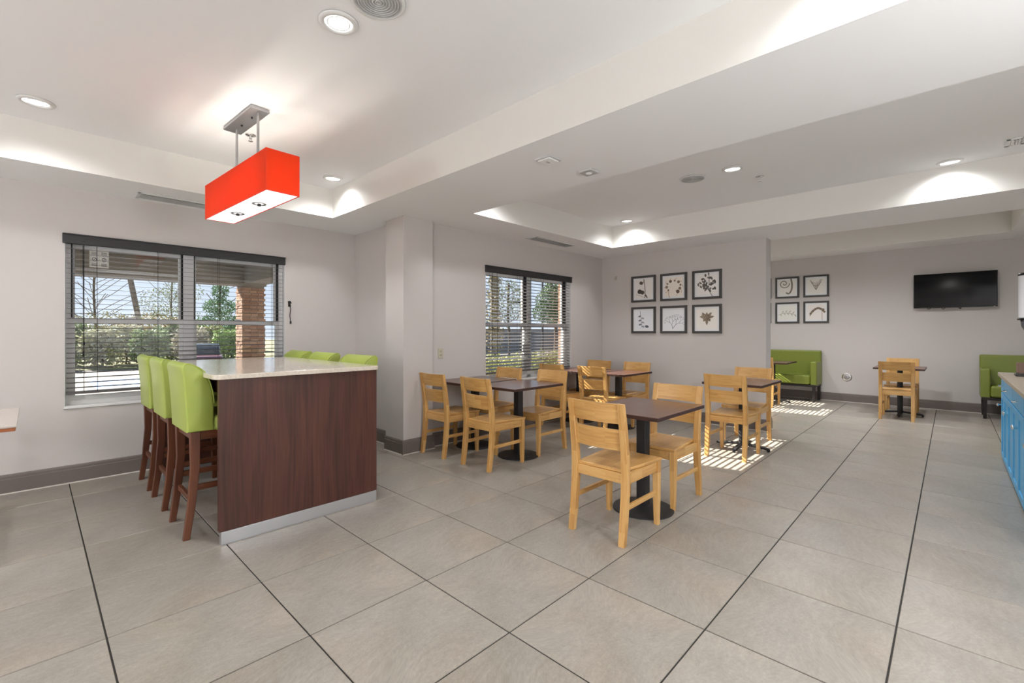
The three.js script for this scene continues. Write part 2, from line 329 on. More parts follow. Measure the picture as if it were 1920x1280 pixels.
// ---------------------------------------------------------------- dining chair
const chairParts = (() => {
  const P = [];
  for (const s of [-1, 1]) {
    const z = s * 0.187;
    P.push(['rear_leg', grain(loft([[-0.247, 0, z, 0.018, 0.02], [-0.228, 0.14, z, 0.02, 0.022], [-0.208, 0.32, z, 0.022, 0.0225], [-0.203, 0.43, z, 0.023, 0.0225], [-0.212, 0.56, z, 0.021, 0.0225], [-0.236, 0.73, z, 0.018, 0.0225], [-0.262, 0.872, z, 0.014, 0.0225]], 0.003), 1, 0.1 * s, 0.2)]);
    P.push(['front_leg', grain(loft([[0.212, 0, z, 0.016, 0.016], [0.21, 0.2, z, 0.02, 0.02], [0.208, 0.432, z, 0.0225, 0.0225]], 0.003), 1, 0.3 * s, 0.4)]);
    P.push(['side_apron', grain(rbx(-0.185, 0.19, 0.365, 0.432, z - 0.011, z + 0.011, 0.002, 1), 0, 0.2 * s, 0.6)]);
    P.push(['side_stretcher', grain(rbx(-0.212, 0.196, 0.205, 0.236, z - 0.009, z + 0.009, 0.002, 1), 0, 0.5, 0.1 * s)]);
  }
  P.push(['front_apron', grain(rbx(0.198, 0.220, 0.365, 0.432, -0.167, 0.167, 0.002, 1), 2, 0, 0.33)]);
  P.push(['rear_apron', grain(rbx(-0.216, -0.194, 0.37, 0.432, -0.167, 0.167, 0.002, 1), 2, 0.4, 0.13)]);
  { // seat: slightly dished board
    const g = new RoundedBoxGeometry(0.445, 0.022, 0.425, 4, 0.006).translate(0.0165, 0.443, 0), p = g.attributes.position;
    for (let i = 0; i < p.count; i++) if (p.getX(i) < -0.17 && Math.abs(p.getZ(i)) > 0.162) p.setZ(i, Math.sign(p.getZ(i)) * 0.1635);
    P.push(['seat', grain(g, 0, 0.7, 0.05)]);
  }
  const rail = (y0, y1, x0, x1, bow, th) => {
    const g = new THREE.BoxGeometry(th, y1 - y0, 0.332, 1, 3, 12).translate(0, (y0 + y1) / 2, 0), p = g.attributes.position;
    for (let i = 0; i < p.count; i++) { const t = (p.getY(i) - y0) / (y1 - y0), z = p.getZ(i) / 0.166; p.setX(i, p.getX(i) + x0 + (x1 - x0) * t - bow * (1 - z * z)); }
    g.computeVertexNormals(); return g;
  };
  P.push(['top_rail', grain(rail(0.744, 0.870, -0.234, -0.258, 0.022, 0.02), 2, 0.2, 0.52)]);
  P.push(['middle_rail', grain(rail(0.575, 0.706, -0.211, -0.229, 0.022, 0.018), 2, 0.9, 0.77)]);
  P.push(['foot_pad', [[-0.247, 0.187], [-0.247, -0.187], [0.212, 0.187], [0.212, -0.187]].map(([x, z]) => cyl(0.009, 0.009, 0.004, x, 0.0018, z, 10))]);
  return P.map(([n, g]) => [n, merge(g)]);
})();
function makeChair(k) {
  const t = new THREE.Group();
  for (const [n, g] of chairParts) mesh(n, g, n === 'foot_pad' ? blackPlastic : oakMats[k % 3], t);
  return t;
}
const CH = 'wooden dining chairs at the two seat tables';
const chairProtos = [0, 1, 2].map(makeChair); let chairN = 0;
function chair(x, z, face, label, dt = 0) { // face +1: sitter looks towards the far wall
  const r = chairProtos[chairN++ % 3].clone(); r.name = numbered('dining_chair'); scene.add(r);
  r.position.set(x, 0, z); r.rotation.y = (face > 0 ? 0 : Math.PI) + dt; r.userData = { label, category: 'chair', group: CH };
}
chair(2.52, 2.195, 1, 'nearest light oak dining chair, its back towards the camera, at the foremost table', 0.0);
chair(3.255, 2.175, -1, 'light oak dining chair facing the camera across the foremost square table', -0.02);
chair(2.985, 0.52, 1, 'light oak dining chair second from the pillar, seat shining with window light');
chair(2.97, -0.145, 1, 'light oak dining chair closest to the pillar, pushed in at the wall table');
chair(3.685, 0.5, -1, 'oak dining chair on the far side of the left row round base table');
chair(3.64, -0.15, -1, 'oak dining chair right under the dining window with sun streaks on its back');
chair(4.985, 0.51, 1, 'oak dining chair striped all over by blind sunlight at the back row');
chair(4.99, -0.15, 1, 'oak dining chair with sunlit top rail partly hidden beside the window blind');
chair(5.67, 0.5, -1, 'oak dining chair against the print wall, back right of the striped tabletop');
chair(5.67, -0.15, -1, 'oak dining chair in the corner of the window wall and print wall');
chair(4.985, 2.145, 1, 'oak dining chair standing in the floor sun patch with its back to the camera');
chair(5.715, 2.06, -1, 'oak dining chair behind the caster base table near the dividing wall end');
chair(8.90, 3.25, 1, 'oak dining chair under the television, its back turned to the camera');
chair(9.66, 3.25, -1, 'oak dining chair under the television, farthest from the camera behind the small table');
chair(8.91, 1.40, 1, 'oak dining chair peeking past the dividing wall before the green bench');

// ---------------------------------------------------------------- two seat tables
function table(x, z, kind, label, mat = tableMat) {
  const t = thing('cafe_table', label, 'table', [x, 0, z], 0, kind === 'round' ? 'square cafe tables on round bases' : 'square cafe tables on cross bases');
  mesh('tabletop', grain(rbx(-0.38, 0.38, 0.733, 0.76, -0.3035, 0.3035, 0.003), 0, x, z), mat, t);
  mesh('edge_band', [bx(-0.3815, 0.3815, 0.735, 0.757, -0.3045, 0.3045)], tableEdgeMat, t);
  mesh('mounting_plate', rbx(-0.15, 0.15, 0.72, 0.733, -0.15, 0.15, 0.003), blackIron, t);
  if (kind === 'round') {
    mesh('column', rbx(-0.036, 0.036, 0.012, 0.722, -0.036, 0.036, 0.004), blackIron, t);
    mesh('base', lathe([[0, 0], [0.218, 0], [0.22, 0.004], [0.218, 0.01], [0.15, 0.022], [0.06, 0.03], [0.045, 0.036], [0, 0.036]], 48), blackIron, t);
  } else {
    mesh('column', cyl(0.036, 0.036, 0.67, 0, 0.387, 0), blackIron, t);
    for (let k = 0; k < 4; k++) {
      const a = k * Math.PI / 2, g = loft([[0, 0.045, 0, 0.028, 0.028], [0, 0.06, 0, 0.02, 0.02]], 0.004);
      const arm = new THREE.BufferGeometry().copy(merge([new RoundedBoxGeometry(0.25, 0.026, 0.042, 2, 0.006).rotateZ(-0.1).translate(0.15, 0.043, 0), cyl(0.04, 0.045, 0.03, 0, 0.056, 0, 20)]));
      mesh('foot', arm.rotateY(a), blackIron, t);
      const c = mesh('caster', [new THREE.CylinderGeometry(0.017, 0.017, 0.02, 16).rotateX(Math.PI / 2).translate(0.268, 0.017, 0), box(0.02, 0.016, 0.012, 0.262, 0.034, 0)], k === 1 ? chrome : blackPlastic, t);
      c.rotation.y = a;
    }
  }
  return t;
}
table(2.92, 2.18, 'round', 'foremost dark square cafe table between two oak chairs');
table(3.36, 0.505, 'round', 'dark square cafe table of the left row, nearer its aisle end');
table(3.33, -0.152, 'round', 'dark square cafe table pushed against the wall under the outlet');
table(5.4, 0.505, 'round', 'dark cafe table with sun stripes on top in front of the print wall');
table(5.4, -0.152, 'round', 'dark cafe table of the back row standing next to the window');
table(5.33, 2.13, 'cross', 'dark cafe table on a cross base in the floor sun patch');
table(9.28, 3.255, 'cross', 'small dark cafe table on a cross base under the television');
table(9.42, 1.42, 'cross', 'dark cafe table in front of the green bench, half hidden by the dividing wall');
{ // table cut by the left edge of the picture
  const t = thing('dining_table', 'table with orange brown edge cut off by the left picture edge', 'table', [-0.68, 0, -0.65]);
  mesh('tabletop', grain(rbx(-0.395, 0.395, 0.744, 0.757, -0.47, 0.47, 0.003), 0), std({ color: lin(0.55, 0.49, 0.45), roughness: 0.25 }), t);
  mesh('edge_band', [rbx(-0.39, 0.39, 0.722, 0.744, -0.462, 0.462, 0.004)], orangeWoodMat, t);
  mesh('column', cyl(0.04, 0.04, 0.69, 0, 0.375, 0), blackIron, t);
  mesh('base', lathe([[0, 0], [0.278, 0], [0.28, 0.006], [0.2, 0.02], [0.05, 0.035], [0, 0.035]], 40), blackIron, t);
}

// ---------------------------------------------------------------- bar counter and stools
{
  const t = thing('bar_counter', 'tall dark walnut bar counter with a pale stone top and metal kick plate', 'counter', [1.105, 0, -0.34]);
  // local: x -0.535..0.53, z -0.92..0.94
  mesh('end_panel', grain(rbx(-0.535, 0.53, 0.082, 1.02, 0.895, 0.94, 0.003), 1), walnutMat, t);
  mesh('end_panel', grain(rbx(-0.535, 0.53, 0.082, 1.02, -0.92, -0.875, 0.003), 1, 0.4, 0.7), walnutMat, t);
  mesh('spine_panel', grain(bx(-0.15, 0.15, 0.082, 1.02, -0.874, 0.894), 1, 0.2, 0.3), walnutMat, t);
  for (const z of [0.919, -0.899]) mesh('kick_plate', rbx(-0.525, 0.527, 0, 0.081, z - 0.021, z + 0.0225, 0.002), alum, t);
  mesh('plinth', bx(-0.13, 0.13, 0, 0.08, -0.874, 0.894), blackPlastic, t);
  const s = new THREE.Shape(), X0 = -0.565, X1 = 0.545, Z0 = -0.95, Z1 = 0.965, r = 0.06;
  s.moveTo(X0 + r, -Z1); s.lineTo(X1 - r, -Z1); s.quadraticCurveTo(X1, -Z1, X1, -Z1 + r); s.lineTo(X1, -Z0 - r); s.quadraticCurveTo(X1, -Z0, X1 - r, -Z0); s.lineTo(X0 + r, -Z0); s.quadraticCurveTo(X0, -Z0, X0, -Z0 - r); s.lineTo(X0, -Z1 + r); s.quadraticCurveTo(X0, -Z1, X0 + r, -Z1);
  mesh('countertop', new THREE.ExtrudeGeometry(s, { depth: 0.022, bevelEnabled: true, bevelSize: 0.004, bevelThickness: 0.004, bevelSegments: 2, curveSegments: 8 }).rotateX(-Math.PI / 2).translate(0, 1.024, 0), quartzMat, t);
}
function makeStool() {
  const t = new THREE.Group();
  // back: side profile swept across the width, wings thicker low down
  const prof = [[-0.238, 0.687], [-0.243, 0.80], [-0.250, 0.92], [-0.258, 1.02], [-0.266, 1.073], [-0.262, 1.093], [-0.242, 1.100], [-0.210, 1.087], [-0.172, 1.05], [-0.139, 0.99], [-0.122, 0.925], [-0.114, 0.85], [-0.114, 0.687]];
  const s = new THREE.Shape(); s.moveTo(...prof[0]); s.splineThru(prof.slice(1, 12).map((p) => new THREE.Vector2(...p))); s.lineTo(...prof[12]); s.closePath();
  const bg = new THREE.ExtrudeGeometry(s, { depth: 0.436, bevelEnabled: true, bevelSize: 0.012, bevelThickness: 0.012, bevelSegments: 3, curveSegments: 5 }).translate(0, 0, -0.218);
  const back = mesh('backrest', toCreasedNormals(bg, 0.7), stoolGreen, t);
  for (const sd of [-1, 1]) mesh('piping', tube(prof.slice(4, 12).map(([x, y]) => [x + (y < 1.085 ? 0.012 : 0), y + (y > 1.0 ? 0.011 : 0), sd * 0.226]), 0.0042, 40, 6), stoolGreen, back);
  mesh('seat', new RoundedBoxGeometry(0.36, 0.105, 0.46, 4, 0.03).translate(0.075, 0.715, 0), stoolGreen, t);
  mesh('seat_box', rbx(-0.236, 0.235, 0.675, 0.70, -0.222, 0.222, 0.004), stoolGreen, t);
  for (const z of [-0.205, 0.205]) {
    mesh('rear_leg', grain(loft([[-0.25, 0, z, 0.018, 0.018], [-0.224, 0.2, z, 0.021, 0.02], [-0.203, 0.45, z, 0.024, 0.022], [-0.205, 0.675, z, 0.027, 0.024]], 0.003), 1, z), stoolLegMat, t);
    mesh('front_leg', grain(loft([[0.215, 0, z, 0.017, 0.017], [0.207, 0.675, z, 0.025, 0.024]], 0.003), 1, z + 0.4), stoolLegMat, t);
    mesh('side_rail', grain(rbx(-0.18, 0.185, 0.62, 0.675, z - 0.012, z + 0.012, 0.002, 1), 0), stoolLegMat, t);
    mesh('side_stretcher', grain(rbx(-0.195, 0.195, 0.30, 0.335, z - 0.011, z + 0.011, 0.002, 1), 0, 0.3), stoolLegMat, t);
  }
  for (const x of [-0.205, 0.21]) mesh('cross_rail', grain(rbx(x - 0.012, x + 0.012, 0.62, 0.675, -0.183, 0.183, 0.002, 1), 2), stoolLegMat, t);
  mesh('rear_stretcher', grain(rbx(-0.222, -0.2, 0.215, 0.25, -0.186, 0.186, 0.002, 1), 2), stoolLegMat, t);
  mesh('footrest', grain(rbx(0.2, 0.222, 0.25, 0.29, -0.186, 0.186, 0.002, 1), 2, 0.5), stoolLegMat, t);
  return t;
}
{
  const proto = makeStool();
  const put = (x, z, face, label) => { const r = proto.clone(); r.name = numbered('bar_stool'); scene.add(r); r.position.set(x, 0, z); r.rotation.y = face > 0 ? 0 : Math.PI; r.userData = { label, category: 'bar stool', group: 'lime green bar stools around the counter' }; };
  const L = ['lime green bar stool nearest the camera on the left of the counter', 'middle of the three lime green bar stools left of the counter', 'lime green bar stool closest to the window on the left of the counter'];
  const R = ['lime green bar stool nearest the pillar, only its back top showing over the counter', 'middle one of three lime stool tops showing beyond the counter', 'lime stool top beyond the counter closest to the window'];
  [0.14, -0.55, -1.17].forEach((z, i) => { put(0.70, z, 1, L[i]); put(1.535, z - 0.05, -1, R[i]); });
}

// ---------------------------------------------------------------- pendant lamp
{
  const t = thing('pendant_lamp', 'long red fabric box pendant lamp hanging over the bar counter', 'lamp', [0.858, 2.20, 0.16], 0.056);
  const L = 1.165, W = 0.207, H = 0.265;
  const shade = std({ color: lin(0.86, 0.055, 0.02), roughness: 0.95 });
  const redFabric = phys({ color: lin(0.86, 0.086, 0.022), roughness: 0.95, specularIntensity: 0.15, transmission: 0.45, thickness: 0 });
  const s = mesh('shade', [bx(-W / 2, -W / 2 + 0.002, 0, H, -L / 2, L / 2), bx(W / 2 - 0.002, W / 2, 0, H, -L / 2, L / 2), bx(-W / 2 + 0.002, W / 2 - 0.002, 0, H, -L / 2, -L / 2 + 0.002), bx(-W / 2 + 0.002, W / 2 - 0.002, 0, H, L / 2 - 0.002, L / 2)], redFabric, t);
  mesh('liner', [bx(-W / 2 + 0.004, -W / 2 + 0.0055, 0.002, H - 0.002, -L / 2 + 0.004, L / 2 - 0.004), bx(W / 2 - 0.0055, W / 2 - 0.004, 0.002, H - 0.002, -L / 2 + 0.004, L / 2 - 0.004), bx(-W / 2 + 0.0055, W / 2 - 0.0055, 0.002, H - 0.002, -L / 2 + 0.004, -L / 2 + 0.0055), bx(-W / 2 + 0.0055, W / 2 - 0.0055, 0.002, H - 0.002, L / 2 - 0.0055, L / 2 - 0.004)], phys({ color: lin(0.95, 0.93, 0.9), roughness: 1, transmission: 0.65, thickness: 0 }), s);
  const tr = [];
  for (const y of [0, H - 0.007]) tr.push(bx(-W / 2 - 0.001, -W / 2 + 0.003, y, y + 0.007, -L / 2, L / 2), bx(W / 2 - 0.003, W / 2 + 0.001, y, y + 0.007, -L / 2, L / 2), bx(-W / 2, W / 2, y, y + 0.007, -L / 2 - 0.001, -L / 2 + 0.003), bx(-W / 2, W / 2, y, y + 0.007, L / 2 - 0.003, L / 2 + 0.001));
  for (const x of [-1, 1]) for (const z of [-1, 1]) tr.push(box(0.004, H, 0.004, x * (W / 2 - 0.001), H / 2, z * (L / 2 - 0.001)));
  mesh('shade_trim', tr, shade, s);
  mesh('diffuser', [bx(-W / 2 + 0.006, W / 2 - 0.006, 0.004, 0.008, -L / 2 + 0.006, L / 2 - 0.006)], phys({ color: lin(0.95, 0.95, 0.97), roughness: 0.9, transmission: 0.4, thickness: 0, emissive: lin(1, 0.98, 1.0), emissiveIntensity: 0.7 }), t);
  for (const z of [-0.2, 0.2]) {
    const k = mesh('finial', [box(0.018, 0.016, 0.018, 0, -0.006, z)], blackIron, t);
    mesh('finial_ring', [lathe([[0.03, 0], [0.044, -0.002], [0.046, 0.002], [0.03, 0.004], [0.03, 0]], 28).translate(0, 0.001, z)], brushed, k);
  }
  for (const z of [-0.22, 0.18]) mesh('rod', cyl(0.0085, 0.0085, HT - 2.2 - 0.03 - H + 0.02, 0.0, (HT - 2.2 - 0.03 + H - 0.02) / 2, z, 16), brushed, t);
  mesh('spider_bar', [bx(-0.006, 0.006, H - 0.02, H - 0.012, -L / 2 + 0.003, L / 2 - 0.003), bx(-W / 2 + 0.003, W / 2 - 0.003, H - 0.02, H - 0.012, -0.226, -0.214), bx(-W / 2 + 0.003, W / 2 - 0.003, H - 0.02, H - 0.012, 0.174, 0.186)], brushed, t);
  const can = mesh('canopy', [rbx(-0.058, 0.058, HT - 2.2 - 0.016, HT - 2.2, -0.31, 0.22, 0.002), rbx(-0.062, 0.062, HT - 2.2 - 0.026, HT - 2.2 - 0.012, -0.315, 0.225, 0.003)], brushed, t);
  for (const z of [-0.12, 0.07]) mesh('screw', cyl(0.007, 0.007, 0.012, 0, HT - 2.2 - 0.03, z, 10), blackIron, can);
  for (const [bx0, z] of [[0.03, -0.33], [-0.048, 0.08], [-0.056, 0.32]]) {
    const b = mesh('bulb', lathe([[0, 0], [0.018, 0.006], [0.029, 0.03], [0.026, 0.055], [0.014, 0.08], [0.013, 0.105], [0, 0.105]], 16).translate(bx0, 0.085, z), std({ color: 0xffffff, emissive: lin(1, 0.84, 0.6), emissiveIntensity: 6 }), t);
    const l = new THREE.PointLight(lin(1, 0.93, 0.82), 0.32); l.position.set(bx0, 0.115, z); l.shadow.radius = 1.2; l.castShadow = true; l.name = 'pendant_bulb_light'; t.add(l);
  }
}

// ---------------------------------------------------------------- recessed downlights
const dlProto = (() => {
  const t = new THREE.Group();
  mesh('trim_ring', lathe([[0.066, -0.001], [0.070, -0.012], [0.086, -0.011], [0.094, -0.004], [0.095, 0], [0.066, 0]], 40), whitePlastic, t);
  const l = mesh('lens', lathe([[0, -0.007], [0.05, -0.007], [0.067, -0.004], [0.067, 0], [0, 0]], 36), std({ color: 0xffffff, emissive: lin(1, 0.98, 0.95), emissiveIntensity: 2.4 }), t);
  mesh('lens_ring', lathe([[0.05, -0.0068], [0.053, -0.010], [0.056, -0.0062], [0.05, -0.0062]], 36), whitePlastic, l);
  return t;
})();
function downlight(x, z, y, label, k = 1) {
  const t = dlProto.clone(); t.name = numbered('downlight'); scene.add(t); t.position.set(x, y, z); t.userData = { label, category: 'ceiling light', group: 'recessed round downlights' };
  const l = new THREE.SpotLight(LAMP_COLOR, LAMP * k, 0, 1.34, 1); l.position.set(0, -0.02, 0); l.target.position.set(0, -1, 0); l.shadow.radius = 3.4; l.castShadow = true; l.name = 'downlight_light'; t.add(l, l.target);
}
downlight(0.845, 1.607, HT, 'round downlight nearest the camera, above the open floor');
downlight(-0.205, -0.636, HT, 'round downlight at the left picture edge in the bar tray');
downlight(1.885, -0.69, HT, 'round downlight in the tray corner behind the red pendant');
downlight(4.397, 2.33, HT, 'round downlight beside the round ceiling speaker in the dining tray');
downlight(5.59, 3.829, HT, 'round downlight at the right washing the dining tray face');
downlight(5.53, 0.558, HT, 'round downlight in the dining tray corner above the prints');
downlight(3.17, 0.558, HT, 'round downlight hidden behind the near edge of the dining tray');
for (const [x, z, y] of [[1.88, 3.62, HT], [-1.6, 1.6, HT], [-2.2, -0.65, HT], [-2.2, 3.8, HT], [3.17, 3.83, HT], [8.2, 3.6, 3.1], [8.2, 2.1, 3.1], [8.2, 0.9, 3.1]]) downlight(x, z, y, 'unseen round downlight outside the picture, ' + (y > 3 ? 'alcove tray ' : x < 2.5 ? 'bar tray ' : 'dining tray ') + (z > 3 ? 'right side' : z > 1.2 ? 'middle' : 'window side') + (x > 8 || x < -2 ? ' outer row' : ' inner row'), y > 3 ? 3.3 : 1);  // unseen downlights, most added for room fill; alcove ones boosted

// unseen globe lamps added for fill light, behind and beside the camera
function addedFillLamp(x, z, label) {
  const t = thing('added_fill_lamp', label, 'lamp', [x, 0, z], 0, 'added unseen globe fill lamps');
  mesh('base', lathe([[0, 0], [0.15, 0], [0.15, 0.012], [0.02, 0.03], [0, 0.03]], 32), blackIron, t);
  mesh('pole', cyl(0.012, 0.012, 1.4, 0, 0.72, 0, 14), blackIron, t);
  mesh('globe', new THREE.SphereGeometry(0.19, 32, 20).translate(0, 1.6, 0), std({ color: 0xffffff, emissive: lin(1, 0.97, 0.93), emissiveIntensity: 1.5 }), t);
  const l = new THREE.PointLight(LAMP_COLOR, ADDED_FILL); l.position.set(0, 1.6, 0); l.shadow.radius = 9; l.castShadow = true; l.name = 'added_fill_light'; t.add(l);
}
addedFillLamp(-3.2, 0.6, 'added unseen globe fill lamp near the left wall behind the camera');
addedFillLamp(-2.9, 4.7, 'added unseen globe fill lamp in the corner behind the camera');
addedFillLamp(1.4, 5.1, 'added unseen globe fill lamp beside the camera at the cabinet wall');

// ---------------------------------------------------------------- ceiling devices
function lay(name, label, cat, x, y, z, group) { return thing(name, label, cat, [x, y, z], 0, group); }
function speaker(x, z, label) {
  const t = lay('ceiling_speaker', label, 'speaker', x, HT, z, 'round ceiling speakers');
  mesh('bezel', lathe([[0.108, 0], [0.11, -0.01], [0.122, -0.008], [0.128, 0], [0.108, 0]], 40), whitePlastic, t);
  const r = []; for (let i = 0; i < 8; i++) r.push(new THREE.TorusGeometry(0.012 + i * 0.0135, 0.0035, 5, 36).rotateX(Math.PI / 2).translate(0, -0.007, 0));
  mesh('grille', [cyl(0.11, 0.11, 0.005, 0, -0.0025, 0, 40), ...r], greyPlastic, t);
}
speaker(4.41, 1.94, 'round ceiling speaker next to a downlight in the dining tray');
speaker(0.905, 1.885, 'round ceiling speaker cut by the top picture edge');
function sprinkler(x, z, label) {
  const t = lay('sprinkler', label, 'sprinkler', x, HT, z, 'fire sprinklers');
  mesh('escutcheon', lathe([[0, 0], [0.04, 0], [0.036, -0.006], [0.016, -0.012], [0, -0.012]], 28), chrome, t);
  mesh('head', [cyl(0.009, 0.012, 0.02, 0, -0.02, 0, 12), bar([-0.01, -0.028, 0], [-0.006, -0.048, 0], 0.002), bar([0.01, -0.028, 0], [0.006, -0.048, 0], 0.002)], chrome, t);
  mesh('deflector', new THREE.CylinderGeometry(0.018, 0.016, 0.002, 16).translate(0, -0.05, 0), chrome, t);
}
sprinkler(0.973, -0.17, 'small chrome sprinkler behind the pendant rods');
sprinkler(4.82, 2.45, 'small chrome sprinkler right of the dining tray downlight');
{
  const t = lay('emergency_light', 'square white ceiling fixture with pale lens on the soffit', 'ceiling fixture', 2.353, S, 1.735);
  mesh('body', rbx(-0.07, 0.07, -0.014, 0, -0.07, 0.07, 0.004), greyPlastic, t);
  mesh('lens', rbx(-0.055, 0.055, -0.022, -0.012, -0.055, 0.055, 0.006), std({ color: lin(0.92, 0.92, 0.92), roughness: 0.3 }), t);
  mesh('emblem', rbx(-0.02, 0.02, -0.025, -0.02, -0.012, 0.012, 0.002), greyPlastic, t);
  const d = lay('motion_sensor', 'square grey ceiling sensor between the soffit fixture and dining tray', 'sensor', 2.767, S, 1.803);
  mesh('body', rbx(-0.06, 0.06, -0.016, 0, -0.06, 0.06, 0.006), greyPlastic, d);
  mesh('dome', new THREE.SphereGeometry(0.025, 20, 10, 0, Math.PI * 2, Math.PI / 2, Math.PI / 2).scale(1, 0.5, 1).translate(0, -0.015, 0), whitePlastic, d);
}
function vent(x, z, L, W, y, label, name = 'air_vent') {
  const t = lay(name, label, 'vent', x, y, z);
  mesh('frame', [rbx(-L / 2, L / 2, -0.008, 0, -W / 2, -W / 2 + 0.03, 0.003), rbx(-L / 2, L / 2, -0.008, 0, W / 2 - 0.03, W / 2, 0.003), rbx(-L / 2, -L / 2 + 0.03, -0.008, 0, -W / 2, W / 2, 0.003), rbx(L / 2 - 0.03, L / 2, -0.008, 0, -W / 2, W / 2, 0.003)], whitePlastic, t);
  mesh('duct_shade_plate', bx(-L / 2 + 0.02, L / 2 - 0.02, -0.0012, 0, -W / 2 + 0.02, W / 2 - 0.02), blackPlastic, t);  // dark plate stands in for the shade inside the duct
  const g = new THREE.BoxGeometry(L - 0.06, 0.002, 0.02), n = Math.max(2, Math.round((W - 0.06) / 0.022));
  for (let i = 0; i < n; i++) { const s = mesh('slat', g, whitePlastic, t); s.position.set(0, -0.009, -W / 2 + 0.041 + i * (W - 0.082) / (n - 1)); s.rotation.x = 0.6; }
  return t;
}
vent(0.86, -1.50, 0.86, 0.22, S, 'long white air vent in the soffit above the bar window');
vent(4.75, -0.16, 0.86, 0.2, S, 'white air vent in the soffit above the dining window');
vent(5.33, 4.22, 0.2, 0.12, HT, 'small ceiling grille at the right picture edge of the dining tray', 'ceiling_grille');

// ---------------------------------------------------------------- framed botanical prints
function canvasTex(w, h, draw) { const c = document.createElement('canvas'); c.width = w; c.height = h; draw(c.getContext('2d'), w, h); const t = new THREE.CanvasTexture(c); t.colorSpace = THREE.SRGBColorSpace; return t; }
const leaf = (g, x, y, a, l, w, col) => { g.save(); g.translate(x, y); g.rotate(a); g.fillStyle = col; g.beginPath(); g.moveTo(0, 0); g.quadraticCurveTo(l * 0.45, -w * 1.9, l, 0); g.quadraticCurveTo(l * 0.45, w * 1.9, 0, 0); g.fill(); g.restore(); };
const stroke = (g, pts, w, col) => { g.strokeStyle = col; g.lineWidth = w * 1.5; g.beginPath(); g.moveTo(pts[0], pts[1]); for (let i = 2; i < pts.length; i += 4) g.quadraticCurveTo(pts[i], pts[i + 1], pts[i + 2], pts[i + 3]); g.stroke(); };
const disc = (g, x, y, r, col) => { g.fillStyle = col; g.beginPath(); g.arc(x, y, r, 0, 7); g.fill(); };
